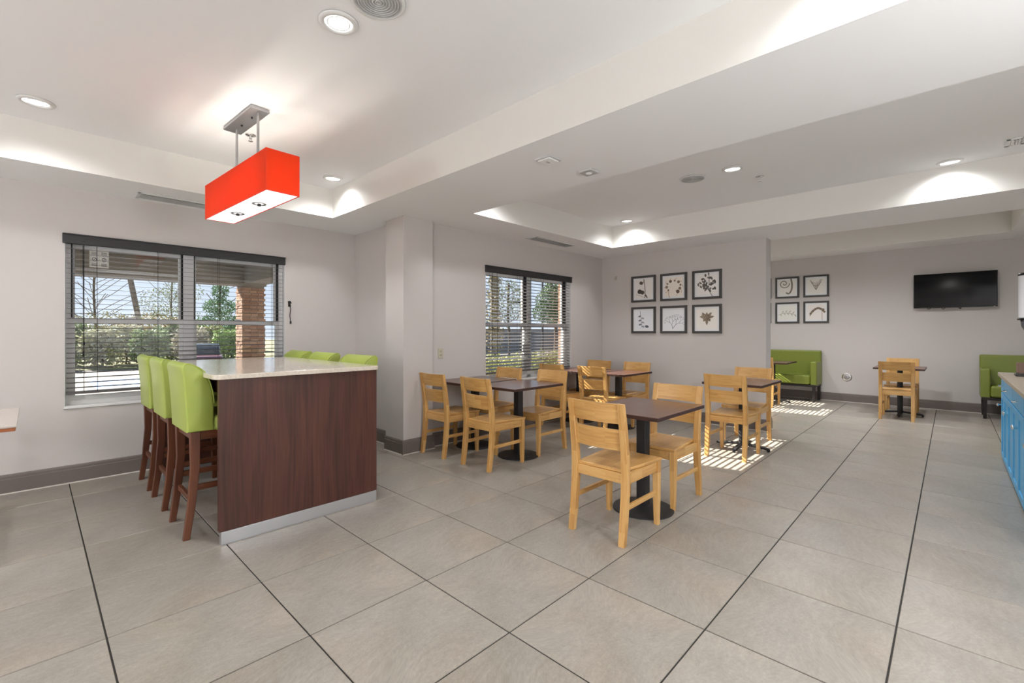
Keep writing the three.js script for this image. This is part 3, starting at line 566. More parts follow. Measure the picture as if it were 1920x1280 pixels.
const ART = {
  pods(g) { stroke(g, [140, 205, 150, 130, 132, 45], 4, '#4a4038'); disc(g, 105, 75, 15, '#54493f'); disc(g, 92, 150, 20, '#3f352d'); disc(g, 118, 158, 18, '#4b4037'); stroke(g, [60, 175, 100, 185, 150, 210], 2, '#8a8078'); leaf(g, 140, 170, 1, 50, 8, '#6a5d50'); leaf(g, 132, 60, 2.1, 40, 5, '#6a5d50'); },
  ring(g) { for (let i = 0; i < 9; i++) { const a = 2.4 + i * 0.62, x = 128 + 60 * Math.cos(a), y = 122 + 46 * Math.sin(a); disc(g, x, y, i % 2 ? 12 : 8, i % 3 ? '#7d6a58' : '#57483a'); stroke(g, [x, y, 128 + 80 * Math.cos(a), 130 + 70 * Math.sin(a), 128 + 82 * Math.cos(a + 0.2), 130 + 76 * Math.sin(a + 0.2)], 2, '#b7896e'); } disc(g, 165, 168, 15, '#57483a'); stroke(g, [90, 150, 80, 190, 95, 215], 3, '#a98468'); },
  spray(g) { stroke(g, [170, 220, 130, 150, 90, 90], 3, '#45403c'); stroke(g, [140, 170, 150, 110, 145, 50], 3, '#45403c'); for (let i = 0; i < 30; i++) { const a = i * 2.4, r = 14 + (i * 37) % 62; leaf(g, 128 + r * Math.cos(a), 128 + 0.8 * r * Math.sin(a), a * 1.7, 30, 8, ['#4b4743', '#5d5852', '#3b3733'][i % 3]); } leaf(g, 142, 55, -1.5, 22, 6, '#4b4743'); },
  sprig(g) { stroke(g, [95, 50, 110, 130, 112, 190], 3, '#8b8f98'); for (let i = 0; i < 6; i++) { leaf(g, 106 + i, 90 + i * 18, (i % 2 ? 0.3 : 2.8), 30, 8, ['#6d727d', '#9aa0aa'][i % 2]); } leaf(g, 140, 180, 0.2, 40, 12, '#5b606a'); },
  coral(g) { const go = (x, y, a, l, d) => { const X = x + l * Math.cos(a), Y = y + l * Math.sin(a); g.strokeStyle = d % 2 ? '#8d9095' : '#707378'; g.lineWidth = 1 + d * 0.7; g.beginPath(); g.moveTo(x, y); g.lineTo(X, Y); g.stroke(); if (d > 0) { go(X, Y, a - 0.55, l * 0.78, d - 1); go(X, Y, a + 0.48, l * 0.8, d - 1); } else disc(g, X, Y, 2.6, '#7a7d82'); }; go(120, 205, -1.75, 34, 4); go(124, 200, -0.9, 38, 4); },
  lobed(g) { for (const [a, l] of [[-2.95, 58], [-2.3, 58], [-1.57, 44], [-0.85, 58], [-0.2, 58], [0.75, 40], [1.57, 58], [2.4, 40]]) leaf(g, 128, 120, a, l, 11, '#7a6a54'); for (let i = 0; i < 9; i++) disc(g, 92 + (i * 41) % 76, 98 + (i * 29) % 42, 6, i % 2 ? '#5e4f3d' : '#94846c'); },
  curl(g) { g.strokeStyle = '#7b7164'; g.lineWidth = 8; g.beginPath(); for (let i = 0; i < 60; i++) { const a = i * 0.16, r = 6 + i * 0.75; g.lineTo(100 - r * Math.cos(a), 85 + r * Math.sin(a)); } g.stroke(); stroke(g, [165, 40, 185, 130, 160, 175, 145, 205, 122, 185], 10, '#7b7164'); },
  wisp(g) { for (let i = 0; i < 9; i++) stroke(g, [128, 170, 128 + 30 * Math.cos(i), 120, 128 + 55 * Math.cos(i * 0.7), 60 + 12 * (i % 4)], 2.5, '#8d867c'); stroke(g, [85, 80, 120, 170, 170, 90], 5, '#8d867c'); },
  twig(g) { stroke(g, [45, 150, 120, 110, 210, 155], 3, '#a9a598'); for (let i = 0; i < 9; i++) leaf(g, 60 + i * 17, 138 - 12 * Math.sin(i * 0.5), (i % 2 ? -1 : 1) * 1.0, 34, 5, '#b3ae9f'); },
  arch(g) { stroke(g, [75, 165, 85, 70, 200, 100], 6, '#7d6c5a'); for (let i = 0; i < 12; i++) disc(g, 80 + i * 11, 150 - 62 * Math.sin(i * 0.24 + 0.1), 11, i % 2 ? '#84715c' : '#675645'); stroke(g, [180, 100, 180, 160, 182, 215], 3, '#a08f80'); },
};
function print(kind, [x, y, z], size, tint, label, turn = -Math.PI / 2, matC = '#eceef0') {
  const t = thing('picture_frame', label, 'picture', [x, y, z], turn, 'square framed botanical prints');
  const h = size / 2, w = 0.033;
  mesh('frame', [rbx(-h, h, h - w, h, 0, 0.028, 0.003), rbx(-h, h, -h, -h + w, 0, 0.028, 0.003), rbx(-h, -h + w, -h + w, h - w, 0, 0.028, 0.003), rbx(h - w, h, -h + w, h - w, 0, 0.028, 0.003)], frameMat, t);
  const tex = canvasTex(256, 256, (g) => { g.fillStyle = matC; g.fillRect(0, 0, 256, 256); g.fillStyle = tint; g.fillRect(26, 26, 204, 204); g.lineCap = 'round'; g.translate(128, 128); g.scale(1.3, 1.3); g.translate(-128, -128); ART[kind](g); });
  mesh('print', new THREE.PlaneGeometry(2 * (h - w) + 0.01, 2 * (h - w) + 0.01).translate(0, 0, 0.012), phys({ map: tex, roughness: 0.6, clearcoat: 1, clearcoatRoughness: 0.02 }), t);
  mesh('backing_board', bx(-h + 0.01, h - 0.01, -h + 0.01, h - 0.01, 0, 0.01), greyPlastic, t);
}
const pz = [0.315, 0.808, 1.303], py = [1.995, 1.502];
print('pods', [XK, py[0], pz[0]], 0.415, '#f1eeea', 'framed print of dark seed pods on a stem, dividing wall top left');
print('ring', [XK, py[0], pz[1]], 0.415, '#f2ebe2', 'framed print of a ring of brown flower heads on the dividing wall');
print('spray', [XK, py[0], pz[2]], 0.415, '#f1efec', 'framed print of a dark leafy spray, dividing wall top right');
print('sprig', [XK, py[1], pz[0]], 0.415, '#e9edf3', 'framed print of a blue grey sprig, dividing wall lower left');
print('coral', [XK, py[1], pz[1]], 0.415, '#eceef1', 'framed print of grey tangled twigs, dividing wall lower middle');
print('lobed', [XK, py[1], pz[2]], 0.415, '#f1ede6', 'framed print of one brown lobed leaf on the dividing wall');
const qz = [0.93, 1.434, 1.93], qy = [2.215, 1.705];
print('wisp', [XT, qy[0], qz[0]], 0.425, '#ecebe4', 'far wall framed print cut by the dividing wall, upper row');
print('curl', [XT, qy[0], qz[1]], 0.425, '#ecebe4', 'far wall framed print of a curled fern frond');
print('wisp', [XT, qy[0], qz[2]], 0.425, '#ecebe4', 'far wall framed print of fine wispy stems, upper right');
print('twig', [XT, qy[1], qz[0]], 0.425, '#ecebe4', 'far wall framed print cut by the dividing wall, lower row');
print('twig', [XT, qy[1], qz[1]], 0.425, '#ecebe4', 'far wall framed print of a pale thin twig');
print('arch', [XT, qy[1], qz[2]], 0.425, '#f0ebe6', 'far wall framed print of an arching brown flower, lower right');

// ---------------------------------------------------------------- television and wall fittings
{
  const t = thing('television', 'black flat television on the far wall, switched off', 'television', [XT - 0.004, 2.007, 3.872], -Math.PI / 2);
  mesh('housing', [rbx(-0.5, 0.5, -0.288, 0.288, 0.045, 0.085, 0.006), rbx(-0.3, 0.3, -0.18, 0.14, 0.02, 0.05, 0.01)], blackPlastic, t);
  mesh('screen', rbx(-0.492, 0.492, -0.276, 0.282, 0.08, 0.0875, 0.002), phys({ color: lin(0.004, 0.004, 0.005), roughness: 0.08, specularIntensity: 0.45 }), t);
  mesh('wall_bracket', bx(-0.12, 0.12, -0.12, 0.12, 0, 0.025), blackIron, t);
  mesh('badge', rbx(0.455, 0.475, -0.286, -0.281, 0.084, 0.0865, 0.001), chrome, t);
  mesh('cable', [tube([[-0.33, -0.28, 0.06], [-0.31, -0.305, 0.06], [-0.28, -0.285, 0.06]], 0.005), tube([[-0.15, -0.27, 0.055], [-0.13, -0.312, 0.055], [-0.09, -0.275, 0.055]], 0.004), tube([[0.05, -0.27, 0.055], [0.08, -0.31, 0.05], [0.09, -0.275, 0.05]], 0.006)], cordMat, t);
}
{
  const t = thing('wall_grommet', 'round chrome plate low on the far wall beside the green bench', 'wall plate', [XT, 0.462, 2.42], -Math.PI / 2);
  mesh('plate', lathe([[0, 0.012], [0.05, 0.012], [0.072, 0.008], [0.08, 0]], 36).rotateX(Math.PI / 2), chrome, t);
  mesh('cover', lathe([[0, 0.02], [0.035, 0.018], [0.042, 0.012]], 30).rotateX(Math.PI / 2), brushed, t);
  const o = thing('wall_outlet', 'ivory duplex outlet plate on the wall beside the pillar', 'outlet', [3.066, 1.066, ZW]);
  mesh('plate', rbx(-0.036, 0.036, -0.058, 0.058, 0, 0.007, 0.003), std({ color: lin(0.56, 0.52, 0.40), roughness: 0.5 }), o);
  for (const y of [-0.022, 0.022]) { const r = mesh('receptacle', rbx(-0.017, 0.017, y - 0.014, y + 0.014, 0.005, 0.0095, 0.004), std({ color: lin(0.50, 0.47, 0.37), roughness: 0.5 }), o); mesh('slot', [bx(-0.008, -0.005, y - 0.006, y + 0.006, 0.009, 0.0102), bx(0.005, 0.008, y - 0.006, y + 0.006, 0.009, 0.0102)], blackPlastic, r); }
  const s = thing('wall_sensor', 'tiny beige sensor high on the dividing wall near the corner', 'sensor', [XK, 2.21, -0.19], -Math.PI / 2);
  mesh('body', rbx(-0.022, 0.022, -0.03, 0.03, 0, 0.014, 0.004), std({ color: lin(0.5, 0.46, 0.38), roughness: 0.6 }), s);
  mesh('lens', cyl(0.008, 0.008, 0.006, 0, 0, 0, 12).rotateX(Math.PI / 2).translate(0, 0.006, 0.016), greyPlastic, s);
  const c = thing('cord_cleat', 'black cord cleat on the wall right of the bar window', 'cleat', [1.835, 1.545, ZA]);
  mesh('cleat', [rbx(-0.011, 0.011, 0.06, 0.12, 0, 0.012, 0.004), tube([[-0.02, 0.115, 0.02], [0.0, 0.12, 0.028], [0.018, 0.1, 0.02]], 0.006)], blackPlastic, c);
  mesh('cord_loop', [tube([[0.004, 0.1, 0.016], [0.014, 0.03, 0.014], [0.006, -0.04, 0.012], [0.014, -0.1, 0.012]], 0.004), lathe([[0, -0.03], [0.01, -0.024], [0.008, 0.005], [0, 0.01]], 10).translate(0.014, -0.11, 0.012)], cordMat, c);
}

// ---------------------------------------------------------------- green benches
function bench(x, z0, z1, label) {
  const w = z1 - z0, t = thing('bench_seat', label, 'bench', [x, 0, z0], 0, 'green vinyl benches on the far wall');
  // local: front at x 0, back at x 0.58, z 0..w
  mesh('backrest', rbx(0.42, 0.55, 0.30, 0.955, 0.0, w, 0.025, 4), benchGreen, t);
  mesh('seat_cushion', rbx(0.0, 0.43, 0.33, 0.50, 0.105, w - 0.105, 0.03, 4), benchGreen, t);
  for (const z of [0, w - 0.105]) mesh('armrest', rbx(0.03, 0.45, 0.31, 0.755, z, z + 0.105, 0.02, 4), benchGreen, t);
  mesh('base_rail', rbx(0.02, 0.53, 0.285, 0.325, 0.01, w - 0.01, 0.006), std({ color: 0x1b1512, roughness: 0.5 }), t);
  for (const zz of [0.045, w - 0.045]) for (const xx of [0.04, 0.50]) mesh('leg', loft([[xx, 0, zz, 0.018, 0.018], [xx, 0.29, zz, 0.026, 0.026]], 0.003), std({ color: 0x1b1512, roughness: 0.5 }), t);
}
bench(9.82, 0.55, 2.035, 'green vinyl bench with arms, left end hidden by the dividing wall');
bench(9.73, 4.165, 5.42, 'green vinyl bench with arms, half hidden by the blue cabinets');

// ---------------------------------------------------------------- blue cabinets
const CZ = 4.232, CW = [[6.42, 6.74], [5.56, 6.42], [4.70, 5.56], [3.84, 4.70]];
CW.forEach(([x0, x1], i) => {
  const t = thing('base_cabinet', ['narrow sky blue cabinet at the far end of the counter run', 'sky blue double door cabinet next to the narrow end one', 'sky blue double door cabinet cut by the right picture edge', 'sky blue cabinet of the run outside the picture'][i], 'cabinet', [x0, 0, CZ], 0, 'sky blue base cabinets');
  const w = x1 - x0;
  mesh('carcass', [bx(0.001, w - 0.001, 0.012, 0.853, 0.002, 0.62), bx(0.001, w - 0.001, 0, 0.02, 0.02, 0.6)], blueMat, t);
  const pull = (p, x, y) => mesh('pull', [tube([[x - 0.05, y, -0.018], [x - 0.048, y, -0.038], [x, y - 0.004, -0.046], [x + 0.048, y, -0.038], [x + 0.05, y, -0.018]], 0.0055, 24, 8)], chrome, p);
  const knob = (p, x, y) => mesh('knob', lathe([[0, 0], [0.007, 0], [0.006, 0.014], [0.015, 0.022], [0.016, 0.028], [0.011, 0.034], [0, 0.035]], 18).rotateX(-Math.PI / 2).translate(x, y, -0.018), chrome, p);
  const d = mesh('drawer', rbx(0.008, w - 0.008, 0.70, 0.845, -0.018, 0.002, 0.004), blueMat, t); pull(d, w / 2, 0.765);
  const doors = i === 0 ? [[0.008, w - 0.008]] : [[0.008, w / 2 - 0.003], [w / 2 + 0.003, w - 0.008]];
  doors.forEach(([a, b], j) => {
    const y0 = 0.03, y1 = 0.688, s = 0.055;
    const r = mesh('door', [rbx(a, a + s, y0, y1, -0.018, 0.002, 0.002, 1), rbx(b - s, b, y0, y1, -0.018, 0.002, 0.002, 1), rbx(a + s, b - s, y0, y0 + s, -0.018, 0.002, 0.002, 1), rbx(a + s, b - s, y1 - s, y1, -0.018, 0.002, 0.002, 1), bx(a + s, b - s, y0 + s, y1 - s, -0.004, 0.002)], blueMat, t);
    const n = Math.max(2, Math.round((b - a - 2 * s) / 0.05)), bw = (b - a - 2 * s) / n;
    for (let k = 0; k < n; k++) mesh('bead_board', rbx(a + s + k * bw + 0.002, a + s + (k + 1) * bw - 0.002, y0 + s, y1 - s, -0.010, -0.003, 0.003, 1), blueMat, r);
    knob(r, i === 0 ? b - 0.03 : j ? a + 0.03 : b - 0.03, 0.56);
  });
});
tag(mesh('worktop', rbx(3.82, 6.80, 0.855, 0.892, 4.192, 4.90, 0.006), laminateMat), 'beige laminate worktop over the sky blue cabinets', 'worktop');

// ---------------------------------------------------------------- things on the worktop
{
  const t = thing('cereal_dispenser', 'white cylinder dispenser with black cap at the right picture edge', 'dispenser', [6.3, 0.892, 4.37]);
  const W = phys({ color: lin(0.85, 0.86, 0.9), roughness: 0.2, clearcoat: 0.4 });
  mesh('stand', [rbx(-0.09, 0.09, 0, 0.02, -0.09, 0.20, 0.006), rbx(-0.02, 0.02, 0.02, 0.75, 0.13, 0.16, 0.004), rbx(-0.02, 0.02, 0.528, 0.546, 0.0, 0.16, 0.004)], blackPlastic, t);
  mesh('canister', lathe([[0, 0.55], [0.066, 0.55], [0.07, 0.56], [0.07, 0.955], [0.066, 0.96], [0, 0.96]], 36), W, t);
  mesh('cap', lathe([[0.072, 0.955], [0.073, 0.97], [0.06, 0.983], [0, 0.985]], 36), blackPlastic, t);
  mesh('collar', lathe([[0, 0.535], [0.076, 0.535], [0.076, 0.55], [0, 0.55]], 36), blackPlastic, t);
  mesh('chute', lathe([[0, 0.43], [0.03, 0.435], [0.05, 0.475], [0.055, 0.535], [0, 0.535]], 28), std({ color: lin(0.2, 0.2, 0.22), roughness: 0.2, metalness: 0.6 }), t);
  const b = thing('napkin_box', 'small brown wooden box on the beige worktop', 'box', [6.69, 0.892, 4.38]);
  mesh('body', [rbx(-0.08, 0.08, 0, 0.012, -0.06, 0.06, 0.003), rbx(-0.08, -0.068, 0, 0.11, -0.06, 0.06, 0.003), rbx(0.068, 0.08, 0, 0.11, -0.06, 0.06, 0.003), rbx(-0.07, 0.07, 0, 0.11, -0.06, -0.048, 0.003), rbx(-0.07, 0.07, 0, 0.11, 0.048, 0.06, 0.003)], std({ color: lin(0.22, 0.13, 0.09), roughness: 0.5 }), b);
  mesh('napkins', bx(-0.065, 0.065, 0.013, 0.09, -0.045, 0.045), whitePlastic, b);
}
{ // notice taped inside the bar window
  const n = thing('window_notice', 'pale two page paper notice taped high on the bar window glass', 'notice', [0.205, 1.985, ZA - 0.126]);
  const tx = canvasTex(256, 256, (g) => { g.fillStyle = '#f4f0e8'; g.fillRect(0, 0, 256, 256); for (const x of [8, 134]) { g.fillStyle = '#fbf8f2'; g.fillRect(x, 8, 114, 240); g.strokeStyle = '#6a655e'; g.lineWidth = 7; g.beginPath(); g.arc(x + 57, 140, 26, 0, 7); g.moveTo(x + 40, 158); g.lineTo(x + 76, 122); g.stroke(); g.fillStyle = '#8f8a82'; for (const y of [34, 50, 66, 196, 212, 226]) g.fillRect(x + 20, y, 74, 7); } });
  mesh('paper', new THREE.BoxGeometry(0.135, 0.165, 0.0008), phys({ map: tx, roughness: 1, transmission: 0.3, thickness: 0 }), n);
  for (const x of [-0.06, 0.06]) mesh('tape', box(0.02, 0.012, 0.0006, x, 0.084, 0.0006), whitePlastic, n);
}

// ---------------------------------------------------------------- outdoors
const G = -0.12;
{
  const gt = dataTex(512, 512, (u, v) => { const n = tnoise(u, v, 8, 8, 2) * 10 + tnoise(u, v, 60, 60, 3) * 10 + tnoise(u, v, 180, 180, 4) * 10; return [90 + n, 84 + n, 79 + n]; }); gt.repeat.set(0.15, 0.15);
  const g1 = bx(-40, 40, G - 0.3, G, -19.4, ZA - WT); struct('ground_paving', grain(g1, 0), std({ map: gt, roughness: 0.9 }), 'pale concrete drive outside the windows');
  const gg = dataTex(256, 256, (u, v) => { const n = tnoise(u, v, 20, 20, 2) * 16 + tnoise(u, v, 80, 80, 3) * 18; return [104 + n, 102 + n, 66 + n]; });
  struct('ground_lawn', grain(bx(-60, 90, G - 0.3, G + 0.02, -90, -19.4), 0), std({ map: gg, roughness: 1 }), 'dry lawn beyond the drive');
  struct('ground_bed', grain(bx(2.9, 30, G, G + 0.05, -5.2, ZW - WT), 0), std({ map: gg, color: lin(0.7, 0.6, 0.55), roughness: 1 }), 'planting bed outside the dining window');
}
{ // drive-through canopy carried by a brick column
  const c = thing('entrance_canopy', 'grey drive through canopy outside the bar window', 'canopy', [0, 0, 0]);
  const cm = std({ color: lin(0.15, 0.142, 0.122), roughness: 0.9 }), fm = std({ color: lin(0.30, 0.28, 0.24), roughness: 0.8 });
  mesh('roof_deck', [bx(-7, 4.72, 3.25, 3.6, -11.95, -4.4), bx(-7, 2.6, 3.25, 3.6, -4.4, ZA - WT - 0.01)], cm, c);
  mesh('front_beam', bx(-7, 4.72, 2.7, 3.25, -11.9, -11.25), fm, c);
  mesh('side_beam', bx(4.1, 4.7, 2.75, 3.25, -11.25, -4.4), fm, c);
  for (let k = 0; k < 6; k++) mesh('soffit_joist', bx(-7, 4.05, 3.16, 3.25, -10.2 + k * 1.3, -10.08 + k * 1.3), cm, c);
  const b = thing('brick_column', 'tan brick column carrying the canopy outside the bar window', 'column', [4.38, G, -11.6]);
  mesh('core', bx(-0.29, 0.29, 0, 2.82, -0.29, 0.29), std({ color: lin(0.30, 0.26, 0.22), roughness: 1 }), b);
  const bg = [new THREE.BoxGeometry(0.19, 0.066, 0.06), new THREE.BoxGeometry(0.19, 0.066, 0.06).rotateY(Math.PI / 2)];
  const bm = [[0.44, 0.245, 0.15], [0.50, 0.29, 0.18], [0.38, 0.20, 0.12], [0.53, 0.33, 0.21]].map((q) => std({ color: lin(...q), roughness: 0.95 }));
  for (let r = 0; r < 36; r++) for (let k = 0; k < 3; k++) {
    const y = 0.04 + r * 0.0765, o = (k - 1) * 0.203 + (r % 2 ? 0.02 : -0.02), e = () => rr(0, 0.012);
    let m = mesh('brick', bg[0], bm[Math.floor(rnd() * 4)], b); m.position.set(o, y, 0.28 + e());
    m = mesh('brick', bg[1], bm[Math.floor(rnd() * 4)], b); m.position.set(-0.28 - e(), y, o);
    if (r % 2) { m = mesh('brick', bg[1], bm[Math.floor(rnd() * 4)], b); m.position.set(0.28 + e(), y, o); }
  }
  const p = thing('brick_pier', 'tan pier of the building seen at the right of the dining window', 'pier', [6.78, G, -1.42]);
  mesh('core', bx(-0.12, 0.12, 0, 3.6, -0.1, 0.1), std({ color: lin(0.40, 0.30, 0.21), roughness: 1 }), p);
  for (let r = 0; r < 46; r++) { let m = mesh('brick', bg[1], bm[Math.floor(rnd() * 4)], p); m.position.set(-0.11 - rr(0, 0.008), 0.04 + r * 0.0765, 0); m = mesh('brick', bg[0], bm[Math.floor(rnd() * 4)], p); m.position.set(0.03, 0.04 + r * 0.0765, 0.09 + rr(0, 0.008)); }
}
// foliage: thousands of small leaf quads in clumps
function leafCloud(clumps, n, size) {
  const pos = [], a = V(0, 0, 0), u = V(0, 0, 0), w = V(0, 0, 0);
  const tot = clumps.reduce((s, c) => s + c[3] * c[4], 0);
  for (const [x, y, z, r, ry] of clumps) for (let i = 0, m = Math.round(n * r * ry / tot); i < m; i++) {
    do a.set(rr(-1, 1), rr(-1, 1), rr(-1, 1)); while (a.length() > 1);
    a.multiplyScalar(Math.pow(a.length() + 0.05, -0.35)).set(x + a.x * r, y + a.y * ry, z + a.z * r);
    u.set(rr(-1, 1), rr(-1, 1), rr(-1, 1)).normalize().multiplyScalar(size * rr(0.6, 1.3)); w.set(rr(-1, 1), rr(-1, 1), rr(-1, 1)).cross(u).normalize().multiplyScalar(size * 0.5);
    pos.push(a.x, a.y, a.z, a.x + u.x + w.x, a.y + u.y + w.y, a.z + u.z + w.z, a.x + 2 * u.x, a.y + 2 * u.y, a.z + 2 * u.z, a.x, a.y, a.z, a.x + 2 * u.x, a.y + 2 * u.y, a.z + 2 * u.z, a.x + u.x - w.x, a.y + u.y - w.y, a.z + u.z - w.z);
  }
  const g = new THREE.BufferGeometry(); g.setAttribute('position', new THREE.Float32BufferAttribute(pos, 3)); g.computeVertexNormals(); return g;
}
const leafMat = (r, g, b) => phys({ color: lin(r, g, b), roughness: 0.8, transmission: 0.2, thickness: 0, side: THREE.DoubleSide });
const bark = std({ color: lin(0.10, 0.075, 0.055), roughness: 1 });
function branches(h, n, spread, r0) {
  const out = [tube([[0, 0, 0], [0.04, h * 0.3, 0.02], [-0.03, h * 0.6, 0], [0.02, h * 0.95, 0]], r0, 10, 7)];
  for (let i = 0; i < n; i++) { const a = i * 2.4, y = h * (0.25 + 0.6 * (i + rnd()) / n), l = spread * rr(0.5, 1); out.push(tube([[0, y, 0], [Math.cos(a) * l * 0.5, y + l * 0.35, Math.sin(a) * l * 0.5], [Math.cos(a) * l, y + l * rr(0.5, 0.9), Math.sin(a) * l]], r0 * 0.3, 6, 5)); }
  return out;
}
function tree(name, label, [x, z], h, clumps, n, size, mat, br) {
  const t = thing(name, label, name.includes('shrub') || name.includes('hedge') ? 'shrub' : 'tree', [x, G, z]);
  mesh('trunk', branches(h, ...br), bark, t);
  if (n) mesh('foliage', leafCloud(clumps, n, size), mat, t).userData.kind = 'stuff';
  return t;
}
// behind the bar window
tree('bare_tree', 'leafless tree at the left of the bar window view', [1.76, -24.6], 5.3, [[0.3, 1.9, 0, 1.2, 0.5]], 700, 0.05, leafMat(0.20, 0.19, 0.05), [30, 1.9, 0.045]);
tree('thin_tree', 'thin loose leaved tree in the left pane of the bar window', [5.1, -27.2], 4.6, [[-0.35, 3.0, 0, 1.15, 0.9], [0.55, 3.7, 0, 1.0, 0.8], [0, 2.2, 0, 1.5, 0.7]], 2200, 0.05, leafMat(0.17, 0.20, 0.07), [16, 1.4, 0.04]);
tree('pine_tree', 'bright green young pine in the right pane of the bar window', [6.9, -25.1], 4.3, [[0, 3.7, 0, 0.4, 0.7], [0, 2.8, 0, 0.85, 0.5], [0.1, 1.9, 0, 1.3, 0.55], [1.0, 1.8, 0, 0.8, 0.55]], 5000, 0.06, leafMat(0.09, 0.20, 0.07), [14, 0.9, 0.06]);
for (let k = 0; k < 5; k++) tree('leafy_shrub', ['grey green shrub at the left edge of the bar window view', 'second grey green shrub from the left beyond the drive', 'middle grey green shrub beyond the drive', 'flowering grey green shrub beside the window mullion', 'small green shrub behind the parked car'][k], [0.2 + k * 1.5, -20.6 - (k % 2) * 0.2], 1.0, [[0, 0.75, 0, 0.68, 0.75], [0.28, 1.15, 0.1, 0.42, 0.5], [-0.28, 1.0, -0.1, 0.42, 0.6]], 1700, 0.085, [leafMat(0.30, 0.33, 0.18), leafMat(0.40, 0.40, 0.28), leafMat(0.26, 0.33, 0.17), leafMat(0.44, 0.41, 0.32), leafMat(0.26, 0.36, 0.13)][k], [8, 0.45, 0.04]);
for (let k = 0; k < 4; k++) tree('dense_shrub', ['dark green bush behind the first gap of the shrub row', 'pale flecked bush behind the second gap of the shrub row', 'dark green bush behind the third gap of the shrub row', 'olive bush behind the last gap of the shrub row'][k], [1.02 + k * 1.62, -22.6], 1.1, [[0, 0.85, 0, 0.74, 0.85], [0.2, 1.35, 0, 0.45, 0.5], [-0.25, 1.2, 0, 0.45, 0.55]], 1900, 0.08, [leafMat(0.17, 0.22, 0.10), leafMat(0.40, 0.38, 0.28), leafMat(0.15, 0.20, 0.09), leafMat(0.26, 0.27, 0.12)][k], [8, 0.45, 0.04]);
tree('rusty_shrub', 'rust and green bushes under the sky in the left pane', [4.6, -31.5], 1.5, [[0, 1.7, 0, 2.1, 0.9], [1.7, 1.6, 0, 1.2, 0.85]], 2600, 0.085, leafMat(0.25, 0.19, 0.07), [8, 0.9, 0.05]);
{
  const p = thing('utility_pole', 'dark leaning utility pole in the left pane of the bar window', 'pole', [4.2, G, -28.6]);
  mesh('pole', bar([0, 0, 0], [-1.25, 7.6, 0], 0.13, 12), bark, p); mesh('crossarm', bar([-1.9, 6.6, 0], [-0.3, 6.75, 0], 0.06), bark, p);
  const w = thing('boundary_wall', 'low grey boundary wall far behind the shrubs', 'wall', [8, G, -34]);
  mesh('wall_panel', bx(-14, 4, 0, 1.75, 0, 0.2), std({ color: lin(0.33, 0.34, 0.36), roughness: 0.9 }), w); mesh('coping', bx(-14, 4, 1.75, 1.83, -0.05, 0.25), fmGrey(), w);
}
function fmGrey() { return std({ color: lin(0.45, 0.45, 0.44), roughness: 0.8 }); }
{ // parked car
  const c = thing('parked_car', 'dark maroon car parked beyond the drive, right pane of the bar window', 'car', [4.25, G, -16.6], 1.35); c.scale.setScalar(0.76);
  const paint = phys({ color: lin(0.10, 0.018, 0.03), roughness: 0.3, clearcoat: 0.8, clearcoatRoughness: 0.05 });
  const prof = (pts) => { const s = new THREE.Shape(); s.moveTo(...pts[0]); s.splineThru(pts.slice(1).map((p) => new THREE.Vector2(...p))); s.closePath(); return s; };
  const ex = (s, d, b) => new THREE.ExtrudeGeometry(s, { depth: d - 2 * b, bevelEnabled: true, bevelSize: b, bevelThickness: b, bevelSegments: 2, curveSegments: 6 }).translate(0, 0, -d / 2 + b);
  mesh('body', ex(prof([[-1.9, 0.25], [-1.98, 0.55], [-1.85, 0.72], [-0.9, 0.80], [0, 0.82], [1.1, 0.78], [1.85, 0.66], [1.98, 0.45], [1.9, 0.25]]), 1.55, 0.06), paint, c);
  mesh('cabin', ex(prof([[-1.5, 0.78], [-1.2, 1.08], [-0.7, 1.24], [0.1, 1.24], [0.6, 1.06], [1.05, 0.78]]), 1.35, 0.08), std({ color: 0x14161a, roughness: 0.1 }), c);
  mesh('roof', ex(prof([[-0.95, 1.18], [-0.6, 1.27], [0.05, 1.27], [0.35, 1.18]]), 1.3, 0.03), paint, c);
  for (const x of [-1.2, 1.2]) for (const z of [-0.72, 0.72]) { const w = mesh('wheel', new THREE.CylinderGeometry(0.31, 0.31, 0.2, 24).rotateX(Math.PI / 2).translate(x, 0.31, z), blackPlastic, c); mesh('hubcap', new THREE.CylinderGeometry(0.18, 0.19, 0.212, 18).rotateX(Math.PI / 2).translate(x, 0.31, z), alum, w); }
}
{ // painted parking symbol
  const tx = canvasTex(256, 256, (g) => { g.fillStyle = '#1f5f96'; g.fillRect(0, 0, 256, 256); g.strokeStyle = '#dfe6ea'; g.lineWidth = 14; g.beginPath(); g.arc(118, 160, 52, 0.2, 4.4); g.moveTo(112, 80); g.lineTo(118, 142); g.lineTo(166, 142); g.lineTo(188, 196); g.moveTo(114, 106); g.lineTo(156, 106); g.stroke(); g.fillStyle = '#dfe6ea'; g.beginPath(); g.arc(110, 52, 16, 0, 7); g.fill(); });
  const p = mesh('parking_marking', new THREE.BoxGeometry(2.2, 0.004, 2.7), std({ map: tx, roughness: 0.8 })); p.position.set(2.0, G + 0.002, -13.0);
  tag(p, 'blue painted accessible parking square on the pale drive', 'marking');
}
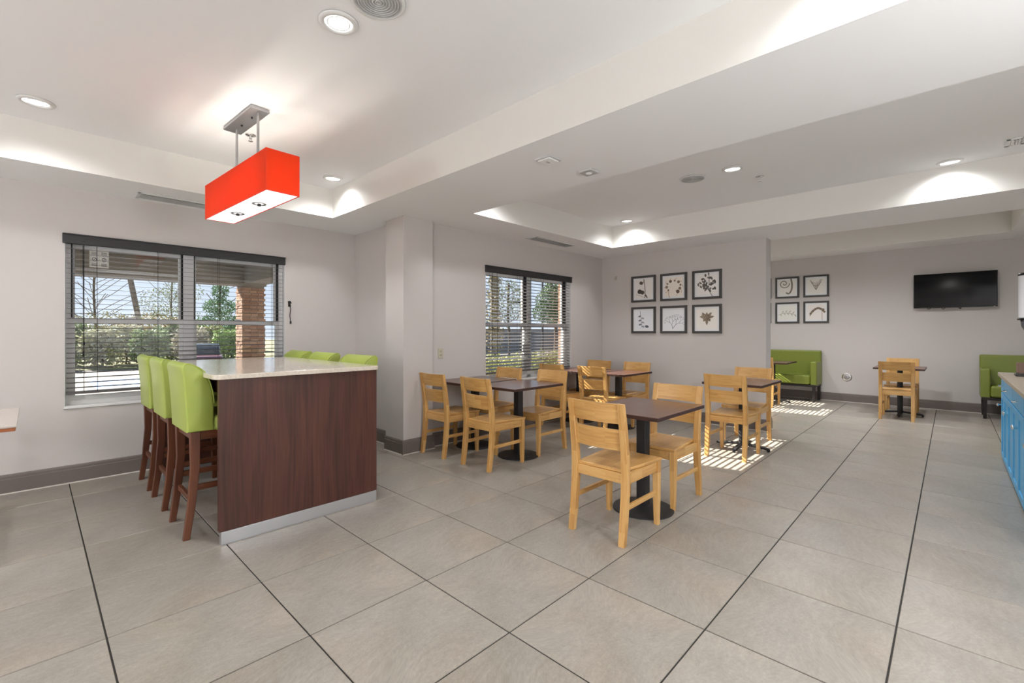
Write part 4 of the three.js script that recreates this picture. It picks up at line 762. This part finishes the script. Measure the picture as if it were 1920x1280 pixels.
// behind the dining window
for (let k = 0; k < 6; k++) tree('low_hedge', ['first', 'second', 'third', 'fourth', 'fifth', 'sixth'][k] + ' yellow green hedge bush from the left outside the dining window', [5.5 + k * 1.2, -3.1 - 0.28 * k], 0.5, [[0, 0.55, 0, 0.5, 0.42], [0.25, 0.5, 0.1, 0.4, 0.38], [-0.25, 0.52, -0.1, 0.4, 0.38]], 2600, 0.035, leafMat(0.30, 0.31, 0.11), [5, 0.4, 0.03]);
{
  const t = thing('tall_tree', 'tall ivy clad trunk at the left of the dining window view', 'tree', [9.1, G, -5.8]);
  mesh('trunk', tube([[0, 0, 0], [0.03, 2, 0], [-0.02, 4, 0], [0, 7, 0]], 0.13, 14, 10), std({ color: lin(0.16, 0.14, 0.09), roughness: 1 }), t);
  mesh('foliage', leafCloud([[0, 1.2, 0, 0.3, 1.0], [-0.25, 2.0, 0, 0.35, 0.7], [0, 3.5, 0, 0.25, 1.2], [0.2, 7, 0, 1.6, 1.2]], 4200, 0.05), leafMat(0.24, 0.20, 0.10), t).userData.kind = 'stuff';
}
tree('slender_tree', 'slender tree between the ivy trunk and the lamp posts', [13.2, -9.2], 3.6, [[0, 2.7, 0, 0.7, 0.9]], 900, 0.05, leafMat(0.14, 0.17, 0.08), [9, 0.7, 0.05]);
tree('round_tree', 'big round green tree in the right pane of the dining window', [22.6, -14.2], 4.6, [[0, 3.4, 0, 1.25, 1.0], [0.7, 2.9, 0, 1.1, 0.9], [-0.7, 2.7, 0, 1.0, 0.8], [0.1, 4.2, 0, 0.8, 0.6]], 6500, 0.08, leafMat(0.08, 0.14, 0.045), [10, 1.4, 0.12]);
{
  const l = thing('lamp_post', 'thin twin head lamp post in the left pane of the dining window', 'lamp post', [24.2, G, -18.6]);
  mesh('post', bar([0, 0, 0], [0, 3.6, 0], 0.05), trackMat, l); mesh('crossbar', bar([-0.5, 3.6, 0], [0.5, 3.6, 0], 0.04), trackMat, l);
  for (const x of [-0.5, 0.5]) mesh('lamp_head', rbx(x - 0.25, x + 0.25, 3.5, 3.68, -0.2, 0.2, 0.05), trackMat, l);
  const m = thing('flag_pole', 'plain thin mast right of the twin head lamp post', 'pole', [25.4, G, -17.6]);
  mesh('mast', bar([0, 0, 0], [0, 5.8, 0], 0.06), trackMat, m); mesh('mast_cap', cyl(0.09, 0.09, 0.12, 0, 5.85, 0, 12), trackMat, m);
  const f = thing('low_building', 'long low dark building across the road in the dining window', 'building', [24, G, -20]);
  mesh('wall', bx(-14, 22, 0, 1.45, -3, 0), std({ color: lin(0.16, 0.155, 0.15), roughness: 0.95 }), f);
  mesh('roof_edge', bx(-14.1, 22.1, 1.45, 1.58, -3.1, 0.1), std({ color: lin(0.30, 0.30, 0.30), roughness: 0.8 }), f);
}

renderer.render(scene, camera);
